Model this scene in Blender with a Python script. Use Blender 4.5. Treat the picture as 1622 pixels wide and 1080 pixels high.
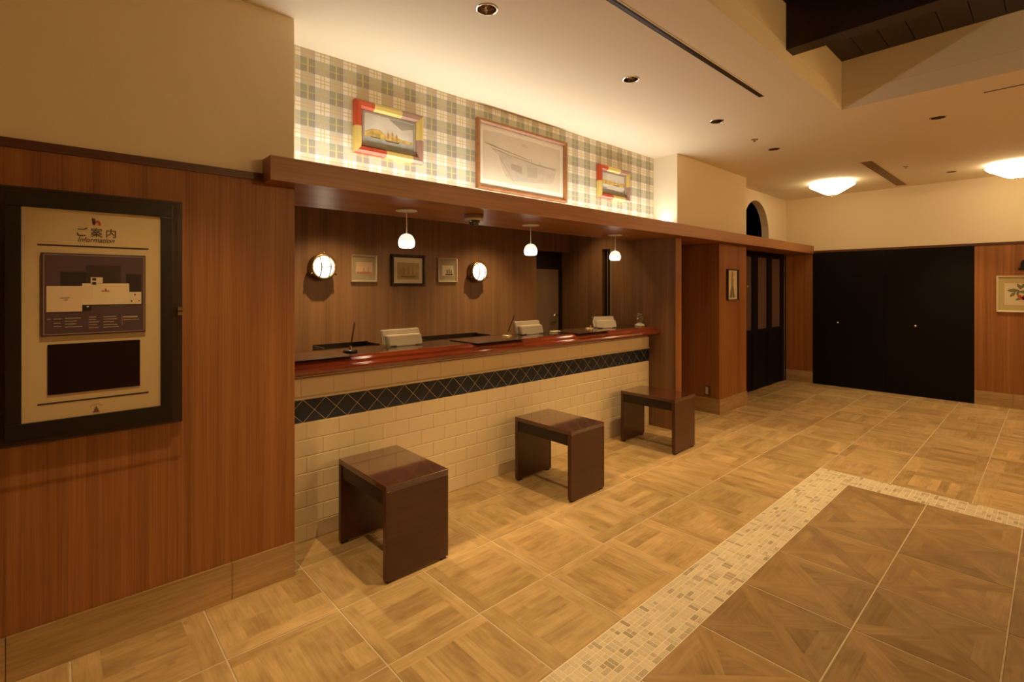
import bpy, bmesh, math, random
from math import sin, cos, pi, radians
from mathutils import Vector, Matrix
random.seed(7)
S = bpy.context.scene
for o in list(bpy.data.objects): bpy.data.objects.remove(o)
COL = S.collection

# ---------------------------------------------------------------- camera, world, exposure
H = 1.4525
cd = bpy.data.cameras.new('camera'); cam = bpy.data.objects.new('camera', cd); COL.objects.link(cam)
cam.location = (0, 0, H); cam.rotation_euler = (pi/2, 0, 0.82902 - pi/2)
cd.sensor_width = 36; cd.lens = 791.94*36/1622; cd.shift_y = -(540-454.5)/1622; cd.clip_start = .02
S.camera = cam
W = bpy.data.worlds.new('world'); S.world = W; W.use_nodes = True
W.node_tree.nodes['Background'].inputs[0].default_value = (.02, .016, .012, 1)
W.node_tree.nodes['Background'].inputs[1].default_value = .2
S.view_settings.view_transform = 'Standard'; S.view_settings.look = 'None'
S.view_settings.gamma = 1; S.view_settings.use_curve_mapping = False
S.view_settings.exposure = 0.0
WARM = (1, .665, .29); WARM2 = (1, .70, .38); COVE = (1, .95, .85)
ZC = 2.803

def area_light(name, loc, rot, sx, sy, power, col):
    l = bpy.data.lights.new(name, 'AREA'); l.shape = 'RECTANGLE'; l.size = sx; l.size_y = sy
    l.energy = power; l.color = col
    o = bpy.data.objects.new(name, l); COL.objects.link(o); o.location = loc; o.rotation_euler = rot
    return o
def spot_light(name, loc, power, half, blend=.5, col=WARM, aim=(0, 0, -1), r=.018):
    l = bpy.data.lights.new(name, 'SPOT'); l.energy = power; l.color = col; l.spot_size = 2*radians(half)
    l.spot_blend = blend; l.shadow_soft_size = r
    o = bpy.data.objects.new(name, l); COL.objects.link(o); o.location = loc
    o.rotation_euler = Vector(aim).to_track_quat('-Z', 'Y').to_euler()
    return o
# light strip lying in the cove on top of the canopy, shining up at the wallpaper
area_light('cove_light', (2.77, 2.74, 2.10), (radians(180+12), 0, 0), 3.70, .05, 18, COVE)

# ---------------------------------------------------------------- materials
MATS = {}
def nt(name):
    m = bpy.data.materials.new(name); m.use_nodes = True
    return m, m.node_tree, m.node_tree.nodes['Principled BSDF']
def mat(name, col, rough=.5, metal=0, coat=0, spec=.5, emit=None, es=0, bump=0, bscale=60, var=0):
    if name in MATS: return MATS[name]
    m, t, b = nt(name); N = t.nodes; L = t.links
    b.inputs['Base Color'].default_value = (*col, 1); b.inputs['Roughness'].default_value = rough
    b.inputs['Metallic'].default_value = metal; b.inputs['Coat Weight'].default_value = coat
    b.inputs['Specular IOR Level'].default_value = spec; b.inputs['Coat Roughness'].default_value = .06
    if emit: b.inputs['Emission Color'].default_value = (*emit, 1); b.inputs['Emission Strength'].default_value = es
    if bump or var:
        tc = N.new('ShaderNodeTexCoord'); no = N.new('ShaderNodeTexNoise'); no.inputs['Scale'].default_value = bscale
        no.inputs['Detail'].default_value = 6; L.new(tc.outputs['Object'], no.inputs['Vector'])
        if bump:
            bp = N.new('ShaderNodeBump'); bp.inputs['Strength'].default_value = bump; bp.inputs['Distance'].default_value = .002
            L.new(no.outputs['Fac'], bp.inputs['Height']); L.new(bp.outputs['Normal'], b.inputs['Normal'])
        if var:
            mr = N.new('ShaderNodeMapRange'); mr.inputs['From Min'].default_value = .3; mr.inputs['From Max'].default_value = .7
            mr.inputs['To Min'].default_value = 1-var; mr.inputs['To Max'].default_value = 1+var
            mx = N.new('ShaderNodeMix'); mx.data_type = 'RGBA'; mx.blend_type = 'MULTIPLY'; mx.inputs[0].default_value = 1
            mx.inputs[6].default_value = (*col, 1)
            L.new(no.outputs['Fac'], mr.inputs['Value']); L.new(mr.outputs[0], mx.inputs[7]); L.new(mx.outputs[2], b.inputs['Base Color'])
    MATS[name] = m; return m
def math_node(t, op, a, b=None):
    n = t.nodes.new('ShaderNodeMath'); n.operation = op
    for i, v in enumerate((a, b)):
        if v is None: continue
        if hasattr(v, 'links'): t.links.new(v, n.inputs[i])
        else: n.inputs[i].default_value = v
    return n.outputs[0]
def wood(name, c1, c2, scale, rough=.4, coat=0, bump=.15, coords='Object', c3=None):
    """grain stretched along the axis with the small scale value"""
    if name in MATS: return MATS[name]
    m, t, b = nt(name); N = t.nodes; L = t.links
    tc = N.new('ShaderNodeTexCoord'); mp = N.new('ShaderNodeMapping'); mp.inputs['Scale'].default_value = scale
    L.new(tc.outputs[coords], mp.inputs['Vector'])
    n1 = N.new('ShaderNodeTexNoise'); n1.inputs['Scale'].default_value = 1; n1.inputs['Detail'].default_value = 5; n1.inputs['Roughness'].default_value = .7
    L.new(mp.outputs[0], n1.inputs['Vector'])
    n2 = N.new('ShaderNodeTexNoise'); n2.inputs['Scale'].default_value = .13; n2.inputs['Detail'].default_value = 3
    L.new(mp.outputs[0], n2.inputs['Vector'])
    a = N.new('ShaderNodeMath'); a.operation = 'MULTIPLY_ADD'; a.inputs[1].default_value = .45
    L.new(n2.outputs['Fac'], a.inputs[0]); 
    h = N.new('ShaderNodeMath'); h.operation = 'MULTIPLY'; h.inputs[1].default_value = .6; L.new(n1.outputs['Fac'], h.inputs[0]); L.new(h.outputs[0], a.inputs[2])
    cr = N.new('ShaderNodeValToRGB'); cr.color_ramp.elements[0].position = .36; cr.color_ramp.elements[1].position = .68
    cr.color_ramp.elements[0].color = (*c1, 1); cr.color_ramp.elements[1].color = (*c2, 1)
    L.new(a.outputs[0], cr.inputs[0]); L.new(cr.outputs[0], b.inputs['Base Color'])
    b.inputs['Roughness'].default_value = rough; b.inputs['Coat Weight'].default_value = coat; b.inputs['Coat Roughness'].default_value = .08 if coat > .4 else .3
    bp = N.new('ShaderNodeBump'); bp.inputs['Strength'].default_value = bump; bp.inputs['Distance'].default_value = .001
    L.new(n1.outputs['Fac'], bp.inputs['Height']); L.new(bp.outputs[0], b.inputs['Normal'])
    MATS[name] = m; return m
def mixc(t, fac, a, b, mode='MIX'):
    n = t.nodes.new('ShaderNodeMix'); n.data_type = 'RGBA'; n.blend_type = mode
    for i, v in ((0, fac), (6, a), (7, b)):
        if hasattr(v, 'links'): t.links.new(v, n.inputs[i])
        elif isinstance(v, tuple): n.inputs[i].default_value = (*v, 1)
        else: n.inputs[i].default_value = v
    return n.outputs[2]

PLASTER = mat('cream_plaster', (.80, .69, .49), .85, bump=.06, bscale=220)
CEIL = mat('ceiling_paint', (.82, .72, .54), .9, bump=.03, bscale=200)
VEN = wood('vertical_veneer', (.19, .066, .017), (.39, .156, .046), (150, 150, 1.6), .5, .05)
VENH = wood('horizontal_veneer', (.21, .074, .015), (.41, .162, .040), (2.0, 60, 60), .4, .25)
VEND = wood('office_veneer', (.16, .080, .038), (.30, .155, .072), (110, 110, 1.3), .5, .05)
RAIL = wood('dark_rail_wood', (.075, .026, .012), (.13, .05, .022), (2, 80, 80), .4, .1)
MAHO = wood('mahogany_lacquer', (.042, .010, .005), (.082, .020, .009), (6, 6, 60), .3, .3, .03)
MAHOT = wood('mahogany_top', (.055, .018, .010), (.11, .036, .019), (50, 4, 50), .10, 1, .02)
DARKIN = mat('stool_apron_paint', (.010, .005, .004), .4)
REDLAC = wood('red_lacquer_wood', (.12, .020, .007), (.25, .045, .014), (4, 40, 40), .14, 1, .02)
BLACKTOP = mat('black_worktop', (.022, .017, .014), .18, coat=.6)
DARKWOOD = wood('dark_ceiling_wood', (.011, .005, .003), (.030, .014, .007), (3, 50, 50), .5, .1)
BLACKDOOR = mat('black_door_paint', (.007, .005, .004), .6, spec=.12, bump=.05, bscale=90)
BLACK = mat('black_paint', (.012, .009, .008), .35)
CREAMTILE = mat('cream_glazed_tile', (.82, .69, .47), .28, coat=.25, bump=.25, bscale=14)
GROUT = mat('cream_grout', (.76, .64, .45), .9)
NAVYTILE = mat('navy_glazed_tile', (.009, .021, .046), .38, coat=.12, var=.35, bscale=9)
FGROUT = mat('floor_grout', (.66, .56, .41), .9, var=.1, bscale=20)
CHROME = mat('chrome', (.75, .70, .62), .18, 1)
BRONZE = mat('aged_bronze', (.30, .21, .10), .35, 1)
WHITEPL = mat('white_plastic', (.78, .72, .60), .4)
CREAMPL = mat('cream_monitor_shell', (.66, .60, .50), .45)
SILVERF = mat('silver_frame', (.66, .58, .46), .3, .6)
DARKF = mat('dark_frame_wood', (.035, .018, .012), .35, coat=.2)
BROWNF = wood('brown_frame_wood', (.20, .075, .02), (.36, .15, .045), (30, 30, 30), .45, .05)
MATTAN = mat('tan_mount_board', (.34, .28, .19), .8)
PAPER = mat('aged_paper', (.66, .56, .42), .85, var=.06, bscale=25)
PAPERY = mat('yellowed_paper', (.52, .40, .20), .85, var=.15, bscale=18)
MOUNT = mat('cream_mount', (.74, .66, .53), .85)
INK = mat('sepia_ink', (.20, .14, .09), .9)
INKL = mat('faint_ink', (.43, .35, .25), .9)
RUST = mat('rust_wash', (.36, .16, .08), .9)
RED = mat('red_frame_paint', (.46, .065, .017), .4)
YEL = mat('yellow_frame_paint', (.62, .47, .13), .4)
MAUVE = mat('mauve_frame_paint', (.33, .19, .13), .45)
FILLET = mat('grey_fillet', (.36, .31, .24), .6)

def glass_pane():
    if 'pane' in MATS: return MATS['pane']
    m = bpy.data.materials.new('clear_glass'); m.use_nodes = True; t = m.node_tree; t.nodes.clear()
    out = t.nodes.new('ShaderNodeOutputMaterial'); tr = t.nodes.new('ShaderNodeBsdfTransparent'); gl = t.nodes.new('ShaderNodeBsdfGlossy')
    gl.inputs['Roughness'].default_value = .03; fr = t.nodes.new('ShaderNodeFresnel'); fr.inputs[0].default_value = 1.25
    mx = t.nodes.new('ShaderNodeMixShader'); ge = t.nodes.new('ShaderNodeNewGeometry'); t.links.new(math_node(t, 'MULTIPLY', fr.outputs[0], math_node(t, 'SUBTRACT', 1.0, ge.outputs['Backfacing'])), mx.inputs[0]); t.links.new(tr.outputs[0], mx.inputs[1]); t.links.new(gl.outputs[0], mx.inputs[2])
    t.links.new(mx.outputs[0], out.inputs[0]); MATS['pane'] = m; return m
PANE = glass_pane()

def plaid():
    m, t, b = nt('plaid_wallpaper'); tc = t.nodes.new('ShaderNodeTexCoord'); sp = t.nodes.new('ShaderNodeSeparateXYZ')
    t.links.new(tc.outputs['Object'], sp.inputs[0]); x = sp.outputs[0]; z = sp.outputs[2]
    PX, PZ = .166, .153
    ux = math_node(t, 'DIVIDE', math_node(t, 'SUBTRACT', x, 1.103-PX*4), PX); uz = math_node(t, 'DIVIDE', math_node(t, 'SUBTRACT', z, 2.599-PZ*5), PZ)
    fx = math_node(t, 'FRACT', ux); fz = math_node(t, 'FRACT', uz); ix = math_node(t, 'FLOOR', ux); iz = math_node(t, 'FLOOR', uz)
    def band(f, a, w2, ):   # 1 within a..b
        return math_node(t, 'LESS_THAN', math_node(t, 'ABSOLUTE', math_node(t, 'SUBTRACT', f, a)), w2)
    colg = math_node(t, 'GREATER_THAN', fx, .505); rowg = math_node(t, 'GREATER_THAN', fz, .47)
    alt = math_node(t, 'GREATER_THAN', fx, .75)
    cgrey = mixc(t, alt, (.66, .68, .60), (.65, .63, .60))
    base = mixc(t, colg, (.80, .74, .64), mixc(t, 1.0, (.80, .74, .64), cgrey, 'MULTIPLY'))
    altz = math_node(t, 'GREATER_THAN', fz, .74)
    rgrey = mixc(t, altz, (.62, .60, .57), (.64, .67, .60))
    base = mixc(t, rowg, base, mixc(t, 1.0, base, rgrey, 'MULTIPLY'))
    ly = (.58, .50, .20); lo = (.62, .40, .18)
    parz = math_node(t, 'MODULO', iz, 2.0); parx = math_node(t, 'MODULO', ix, 2.0)
    for a in (.20, .32): base = mixc(t, math_node(t, 'MULTIPLY', band(fx, a, .022), .75), base, ly)
    base = mixc(t, math_node(t, 'MULTIPLY', band(fx, .75, .028), .85), base, ly)
    for a in (.17, .30): base = mixc(t, math_node(t, 'MULTIPLY', band(fz, a, .024), .7), base, mixc(t, colg, ly, lo))
    base = mixc(t, math_node(t, 'MULTIPLY', band(fz, .73, .022), .6), base, ly)
    nz = t.nodes.new('ShaderNodeTexNoise'); nz.inputs['Scale'].default_value = 700; t.links.new(tc.outputs['Object'], nz.inputs['Vector'])
    base = mixc(t, .12, base, nz.outputs['Color'], 'OVERLAY')
    t.links.new(base, b.inputs['Base Color']); b.inputs['Roughness'].default_value = .8
    return m
PLAID = plaid()

def tile_wood(name, c1, c2, gain=1.0):
    """glazed wood-look tile: plank id and grain direction come from the printed layout stored on the mesh"""
    m, t, b = nt(name); N = t.nodes; L = t.links
    at = N.new('ShaderNodeAttribute'); at.attribute_name = 'plank'; oi = N.new('ShaderNodeObjectInfo')
    uv = N.new('ShaderNodeUVMap'); uv.uv_map = 'grain'
    off = math_node(t, 'ADD', math_node(t, 'MULTIPLY', at.outputs['Fac'], 53.0), math_node(t, 'MULTIPLY', oi.outputs['Random'], 91.0))
    cv = N.new('ShaderNodeCombineXYZ'); L.new(off, cv.inputs[2])
    va = N.new('ShaderNodeVectorMath'); va.operation = 'ADD'; L.new(uv.outputs[0], va.inputs[0]); L.new(cv.outputs[0], va.inputs[1])
    mp = N.new('ShaderNodeMapping'); mp.inputs['Scale'].default_value = (5, 75, 1); L.new(va.outputs[0], mp.inputs[0])
    n1 = N.new('ShaderNodeTexNoise'); n1.inputs['Scale'].default_value = 1; n1.inputs['Detail'].default_value = 6; n1.inputs['Roughness'].default_value = .65
    n1.inputs['Distortion'].default_value = .6; L.new(mp.outputs[0], n1.inputs['Vector'])
    mp2 = N.new('ShaderNodeMapping'); mp2.inputs['Scale'].default_value = (7, 14, 1); L.new(va.outputs[0], mp2.inputs[0])
    n2 = N.new('ShaderNodeTexNoise'); n2.inputs['Scale'].default_value = 1; n2.inputs['Detail'].default_value = 3; L.new(mp2.outputs[0], n2.inputs['Vector'])
    # knots
    mp3 = N.new('ShaderNodeMapping'); mp3.inputs['Scale'].default_value = (6, 11, 1); L.new(va.outputs[0], mp3.inputs[0])
    vo = N.new('ShaderNodeTexVoronoi'); vo.inputs['Scale'].default_value = 1; L.new(mp3.outputs[0], vo.inputs['Vector'])
    kn = N.new('ShaderNodeMapRange'); kn.inputs['From Min'].default_value = .03; kn.inputs['From Max'].default_value = .14; kn.inputs['To Min'].default_value = .72; kn.inputs['To Max'].default_value = 1
    L.new(vo.outputs['Distance'], kn.inputs['Value'])
    rnd = math_node(t, 'FRACT', math_node(t, 'ADD', at.outputs['Fac'], math_node(t, 'MULTIPLY', oi.outputs['Random'], 7.31)))
    f = math_node(t, 'ADD', math_node(t, 'MULTIPLY', rnd, .25), math_node(t, 'ADD', math_node(t, 'MULTIPLY', n1.outputs['Fac'], .62), math_node(t, 'MULTIPLY', n2.outputs['Fac'], .60)))
    cr = N.new('ShaderNodeValToRGB'); e = cr.color_ramp.elements; e[0].position = .44; e[1].position = 1.0; e[0].color = (*c1, 1); e[1].color = (*c2, 1)
    L.new(f, cr.inputs[0])
    tone = math_node(t, 'ADD', math_node(t, 'MULTIPLY', oi.outputs['Random'], .16), .92)
    col = mixc(t, 1.0, cr.outputs[0], math_node(t, 'MULTIPLY', kn.outputs[0], tone), 'MULTIPLY')
    L.new(col, b.inputs['Base Color']); 
    rr = math_node(t, 'ADD', math_node(t, 'MULTIPLY', n1.outputs['Fac'], .16), .34); L.new(rr, b.inputs['Roughness'])
    b.inputs['Specular IOR Level'].default_value = .45
    bp = N.new('ShaderNodeBump'); bp.inputs['Strength'].default_value = .2; bp.inputs['Distance'].default_value = .001; L.new(n1.outputs['Fac'], bp.inputs['Height']); L.new(bp.outputs[0], b.inputs['Normal'])
    MATS[name] = m; return m
TILEW = tile_wood('oak_look_tile', (.32, .200, .075), (.68, .49, .245))
TILEI = tile_wood('chestnut_look_tile', (.215, .128, .047), (.45, .295, .130))
def stone_mat():
    m, t, b = nt('travertine_mosaic'); at = t.nodes.new('ShaderNodeAttribute'); at.attribute_name = 'plank'
    oi = t.nodes.new('ShaderNodeObjectInfo'); tc = t.nodes.new('ShaderNodeTexCoord')
    r = math_node(t, 'FRACT', math_node(t, 'ADD', at.outputs['Fac'], oi.outputs['Random']))
    cr = t.nodes.new('ShaderNodeValToRGB'); e = cr.color_ramp.elements; e[0].position = 0; e[0].color = (.40, .32, .21, 1); e[1].position = .25; e[1].color = (.62, .54, .39, 1)
    x = e.new(1.0); x.color = (.73, .64, .48, 1); t.links.new(r, cr.inputs[0])
    n = t.nodes.new('ShaderNodeTexNoise'); n.inputs['Scale'].default_value = 120; t.links.new(tc.outputs['Object'], n.inputs['Vector'])
    t.links.new(mixc(t, .35, cr.outputs[0], n.outputs['Fac'], 'OVERLAY'), b.inputs['Base Color']); b.inputs['Roughness'].default_value = .5
    return m
STONE = stone_mat()

# ---------------------------------------------------------------- mesh helpers
def link(o, parent=None):
    COL.objects.link(o)
    if parent is not None: o.parent = parent
    return o
def tag(o, label=None, cat=None, group=None, kind=None):
    if label: o['label'] = label
    if cat: o['category'] = cat
    if group: o['group'] = group
    if kind: o['kind'] = kind
    return o
def empty(name, loc, label=None, cat=None, group=None, kind=None, rz=0):
    o = bpy.data.objects.new(name, None); o.empty_display_size = .1; COL.objects.link(o); o.location = loc; o.rotation_euler = (0, 0, rz)
    return tag(o, label, cat, group, kind)
class MB:
    def __init__(s): s.v = []; s.f = []; s.sm = []
    def add(s, vs, fs, smooth=False):
        n = len(s.v); s.v += [tuple(p) for p in vs]; s.f += [tuple(i+n for i in f) for f in fs]; s.sm += [smooth]*len(fs); return s
    def box(s, x0, x1, y0, y1, z0, z1):
        return s.add([(x0,y0,z0),(x1,y0,z0),(x1,y1,z0),(x0,y1,z0),(x0,y0,z1),(x1,y0,z1),(x1,y1,z1),(x0,y1,z1)],
                     [(0,3,2,1),(4,5,6,7),(0,1,5,4),(1,2,6,5),(2,3,7,6),(3,0,4,7)])
    def cham(s, x0, x1, y0, y1, z0, z1, c):
        """box with chamfered edges"""
        bm = bmesh.new(); bmesh.ops.create_cube(bm, size=1)
        for v in bm.verts: v.co = Vector(((x0+x1)/2+v.co.x*(x1-x0), (y0+y1)/2+v.co.y*(y1-y0), (z0+z1)/2+v.co.z*(z1-z0)))
        bmesh.ops.bevel(bm, geom=bm.edges[:], offset=c, segments=2, affect='EDGES', profile=.5)
        bm.verts.index_update(); s.add([v.co[:] for v in bm.verts], [[v.index for v in f.verts] for f in bm.faces]); bm.free(); return s
    def prism(s, pts, axis, a, b):
        """pts 2D outline counter-clockwise, extruded along axis x,y or z from a to b"""
        def P(p, t): return {'z': (p[0], p[1], t), 'y': (p[0], t, p[1]), 'x': (t, p[0], p[1])}[axis]
        n = len(pts); vs = [P(p, a) for p in pts]+[P(p, b) for p in pts]
        fs = [tuple(range(n))[::-1], tuple(range(n, 2*n))]+[(i, (i+1) % n, n+(i+1) % n, n+i) for i in range(n)]
        return s.add(vs, fs)
    def lathe(s, prof, n=28, c=(0, 0, 0), axis='z', lobes=0, amp=0, smooth=True):
        vs = []
        for r, h in prof:
            for k in range(n):
                a = 2*pi*k/n; q = r*(1+amp*cos(lobes*a)) if lobes else r
                p = (q*cos(a), q*sin(a), h)
                if axis == 'y': p = (p[0], p[2], p[1])
                if axis == 'x': p = (p[2], p[0], p[1])
                vs.append((p[0]+c[0], p[1]+c[1], p[2]+c[2]))
        fs = [(i*n+k, i*n+(k+1) % n, (i+1)*n+(k+1) % n, (i+1)*n+k) for i in range(len(prof)-1) for k in range(n)]
        return s.add(vs, fs, smooth)
    def tube(s, pts, r, n=8):
        pts = [Vector(p) for p in pts]; vs = []
        for i, p in enumerate(pts):
            d = (pts[min(i+1, len(pts)-1)]-pts[max(i-1, 0)]).normalized()
            u = d.cross(Vector((0, 0, 1))) if abs(d.z) < .9 else d.cross(Vector((1, 0, 0))); u.normalize(); w = d.cross(u)
            rr = r[i] if isinstance(r, (list, tuple)) else r
            vs += [p+rr*(u*cos(2*pi*k/n)+w*sin(2*pi*k/n)) for k in range(n)]
        m = len(pts); fs = [(i*n+k, i*n+(k+1) % n, (i+1)*n+(k+1) % n, (i+1)*n+k) for i in range(m-1) for k in range(n)]
        fs += [tuple(range(n)), tuple(range((m-1)*n, m*n))]
        return s.add(vs, fs, True)
    def mesh(s, name):
        me = bpy.data.meshes.new(name); me.from_pydata(s.v, [], s.f); me.update()
        bm = bmesh.new(); bm.from_mesh(me); bmesh.ops.recalc_face_normals(bm, faces=bm.faces[:]); bm.to_mesh(me); bm.free()
        if any(s.sm) and len(s.sm) == len(me.polygons):
            for p, q in zip(me.polygons, s.sm): p.use_smooth = q
        return me
    def build(s, name, m, parent=None, **kw):
        me = s.mesh(name); o = bpy.data.objects.new(name, me); me.materials.append(m); link(o, parent)
        return tag(o, **kw)
def box(name, x0, x1, y0, y1, z0, z1, m, parent=None, c=0, **kw):
    b = MB(); (b.cham(x0, x1, y0, y1, z0, z1, c) if c else b.box(x0, x1, y0, y1, z0, z1))
    return b.build(name, m, parent, **kw)
def copy_tree(o, parent=None):
    c = o.copy(); COL.objects.link(c)
    if parent is not None: c.parent = parent
    for ch in list(o.children): copy_tree(ch, c)
    return c
def text(name, s, size, loc, m, parent, shear=0, ext=.0006, width=None):
    """lettering in the XZ plane, facing -Y, centred at loc"""
    cu = bpy.data.curves.new(name, 'FONT'); cu.body = s; cu.size = size; cu.align_x = 'CENTER'; cu.align_y = 'CENTER'; cu.extrude = ext; cu.shear = shear
    to = bpy.data.objects.new(name, cu); COL.objects.link(to); bpy.context.view_layer.update()
    me = bpy.data.meshes.new_from_object(to.evaluated_get(bpy.context.evaluated_depsgraph_get()))
    bpy.data.objects.remove(to); bpy.data.curves.remove(cu)
    if width and len(me.vertices):
        xs = [v.co.x for v in me.vertices]; k = width/(max(xs)-min(xs)); c = (max(xs)+min(xs))/2
        for v in me.vertices: v.co.x = (v.co.x-c)*k
    me.transform(Matrix.Rotation(pi/2, 4, 'X')); me.transform(Matrix.Translation(loc))
    me.materials.clear(); me.materials.append(m); me.name = name
    o = bpy.data.objects.new(name, me); return link(o, parent)
ST = dict(kind='structure')

# ---------------------------------------------------------------- floor
T = .45; X0 = .4963; Y0 = 2.6376; XI = 4.302; YI = 1.042; G = .006
floor = box('floor', -2.1, 8.6, -3.1, 4.35, -.12, -.002, FGROUT, **ST)
def tile_mesh(name, polys, m):
    """polys: list of (outline in -.5...5 units, grain angle, random); printed planks of one glazed tile"""
    h = (T-G)/2; top = h-.0015; vs = []; fs = []; rnd = []; uvs = []
    for pts, ang, r in polys:
        n = len(vs); ca, sa = cos(ang), sin(ang); ox, oy = random.random()*3, random.random()*3
        for x, y in pts:
            X, Y = x*2*top, y*2*top; vs.append((X, Y, 0)); uvs.append((X*ca+Y*sa+ox, -X*sa+Y*ca+oy))
        fs.append(tuple(range(n, n+len(pts)))); rnd.append(r)
    n = len(vs); q = [(-1, -1), (1, -1), (1, 1), (-1, 1)]
    for rr, zz in ((top, 0), (h, -.0015), (h, -.010)):
        for a, b in q: vs.append((a*rr, b*rr, zz)); uvs.append((a*.1, b*.1))
    for l in range(2):
        for k in range(4): fs.append((n+l*4+k, n+(l+1)*4+k, n+(l+1)*4+(k+1) % 4, n+l*4+(k+1) % 4)); rnd.append(.5)
    me = bpy.data.meshes.new(name); me.from_pydata(vs, [], fs); me.update()
    a = me.attributes.new('plank', 'FLOAT', 'FACE')
    for i, r in enumerate(rnd): a.data[i].value = r
    ul = me.uv_layers.new(name='grain')
    for li, l in enumerate(me.loops): ul.data[li].uv = uvs[l.vertex_index]
    bm = bmesh.new(); bm.from_mesh(me); bmesh.ops.recalc_face_normals(bm, faces=bm.faces[:])
    if max(bm.faces, key=lambda f: f.calc_area()).normal.z < 0: bmesh.ops.reverse_faces(bm, faces=bm.faces[:])
    for f in bm.faces:
        if abs(f.normal.z) > .99 and f.normal.z < 0: f.normal_flip()
    bm.to_mesh(me); bm.free(); me.materials.append(m); return me
def R(x0, x1, y0, y1): return [(x0, y0), (x1, y0), (x1, y1), (x0, y1)]
def parquet():
    w = random.choice((.13, .16, .19)); P = []; h = .5
    two = random.random() < .6
    P.append((R(-h, -h+w, -h, h), pi/2, random.random())); P.append((R(h-w, h, -h, h), pi/2, random.random()))
    lo, hi = -h, h
    if two:
        P.append((R(-h+w, h-w, -h, -h+w), 0, random.random())); P.append((R(-h+w, h-w, h-w, h), 0, random.random())); lo += w; hi -= w
    n = random.choice((4, 5)); cuts = [lo+(hi-lo)*(i+random.uniform(-.18, .18)*(0 < i < n))/n for i in range(n+1)]
    if random.random() < .75:
        for a, b in zip(cuts, cuts[1:]):
            if random.random() < .35:
                m = random.uniform(-.15, .15); P.append((R(-h+w, m, a, b), 0, random.random())); P.append((R(m, h-w, a, b), 0, random.random()))
            else: P.append((R(-h+w, h-w, a, b), 0, random.random()))
    else:
        lo2, hi2 = -h+w, h-w; cc = [lo2+(hi2-lo2)*i/n for i in range(n+1)]
        for a, b in zip(cc, cc[1:]): P.append((R(a, b, lo, hi), pi/2, random.random()))
    return P
def star():
    """corner-to-corner strip with half strips and triangles"""
    h = .5; w = .11; P = []; rr = random.random
    P.append(([(-h, -h), (-h+w, -h), (h, h-w), (h, h), (h-w, h), (-h, -h+w)], pi/4, rr()*.5+.5))
    a = w/2
    P.append(([(h, -h), (h, -h+w), (a+w/2, 0), (0+w/2, -a-0.0), (h-w, -h)], -pi/4, rr()*.6))
    P.append(([(-h, h), (-h, h-w), (-a-w/2, 0), (-w/2, a), (-h+w, h)], -pi/4, rr()*.6))
    k = .30
    P.append(([(-h+w, -h), (h-w, -h), (w/2+.0, -a), (w/2, -a)], 0, rr()))
    P.append(([(h, -h+w), (h, h-w), (a+w/2, 0)], pi/2, rr()))
    P.append(([(-h, -h+w), (-a-w/2, 0), (-h, h-w)], pi/2, rr()))
    P.append(([(-w/2, a), (h-w, h), (-h+w, h)], 0, rr()))
    # outer bands along the tile edges of the triangles
    s = .17
    P2 = []
    def band(tri, ang):
        A, B, C = tri; L = lambda p, q, u: (p[0]+(q[0]-p[0])*u, p[1]+(q[1]-p[1])*u)
        D, E_ = L(A, C, .42), L(B, C, .42)
        P2.append(([A, B, E_, D], ang, rr())); P2.append(([D, E_, C], ang+pi/4, rr()))
    band(((-h+w, -h), (h-w, -h), (w/2, -a)), 0); band(((h, -h+w), (h, h-w), (a+w/2, 0)), pi/2)
    band(((-h, h-w), (-h, -h+w), (-a-w/2, 0)), pi/2); band(((h-w, h), (-h+w, h), (-w/2, a)), 0)
    return P[:3]+P2
OUT = [tile_mesh('floor_tile', parquet(), TILEW) for _ in range(14)]
INN = [tile_mesh('floor_tile_inlay', star(), TILEI) for _ in range(8)]
rest = []
def put_tile(meshes, name, x, y, near):
    me = random.choice(meshes); rz = random.choice((0, 1, 2, 3))*pi/2
    if near:
        o = bpy.data.objects.new(name, me); link(o, floor); o.location = (x, y, 0); o.rotation_euler = (0, 0, rz)
    else: rest.append((me, x, y, rz))
for i in range(-6, 18):
    for j in range(-1, 13):
        x, y = X0+T*(i+.5), Y0-T*(j+.5)
        if x < -2.1 or y < -3.1: continue
        xa, xb, ya, yb = x-T/2, x+T/2, y-T/2, y+T/2
        if not (ya > 1.28 or xa > 4.54): continue
        if ya > 2.6 and (xb < .9): continue
        put_tile(OUT, 'floor_tile', x, y, x > -.7 and y > -.8)
for i in range(0, 15):
    for j in range(0, 10):
        x, y = XI-T*(i+.5), YI-T*(j+.5)
        if x < -2.0 or y < -3.0: continue
        put_tile(INN, 'floor_tile_inlay', x, y, x > -.7 and y > -.8)
def join_rest(name, lst, parent):
    by = {}
    bm = bmesh.new(); mats = []
    for me, x, y, rz in lst:
        n = len(bm.faces); k = len(bm.verts); bm.from_mesh(me); bm.verts.ensure_lookup_table(); bm.faces.ensure_lookup_table()
        M = Matrix.Translation((x, y, 0)) @ Matrix.Rotation(rz, 4, 'Z')
        for v in bm.verts[k:]: v.co = M @ v.co
        mt = me.materials[0]
        if mt not in mats: mats.append(mt)
        for f in bm.faces[n:]: f.material_index = mats.index(mt)
    me = bpy.data.meshes.new(name); bm.to_mesh(me); bm.free()
    for mt in mats: me.materials.append(mt)
    return tag(link(bpy.data.objects.new(name, me), parent), kind='stuff')
join_rest('floor_tile_remainder', rest, floor)
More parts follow.
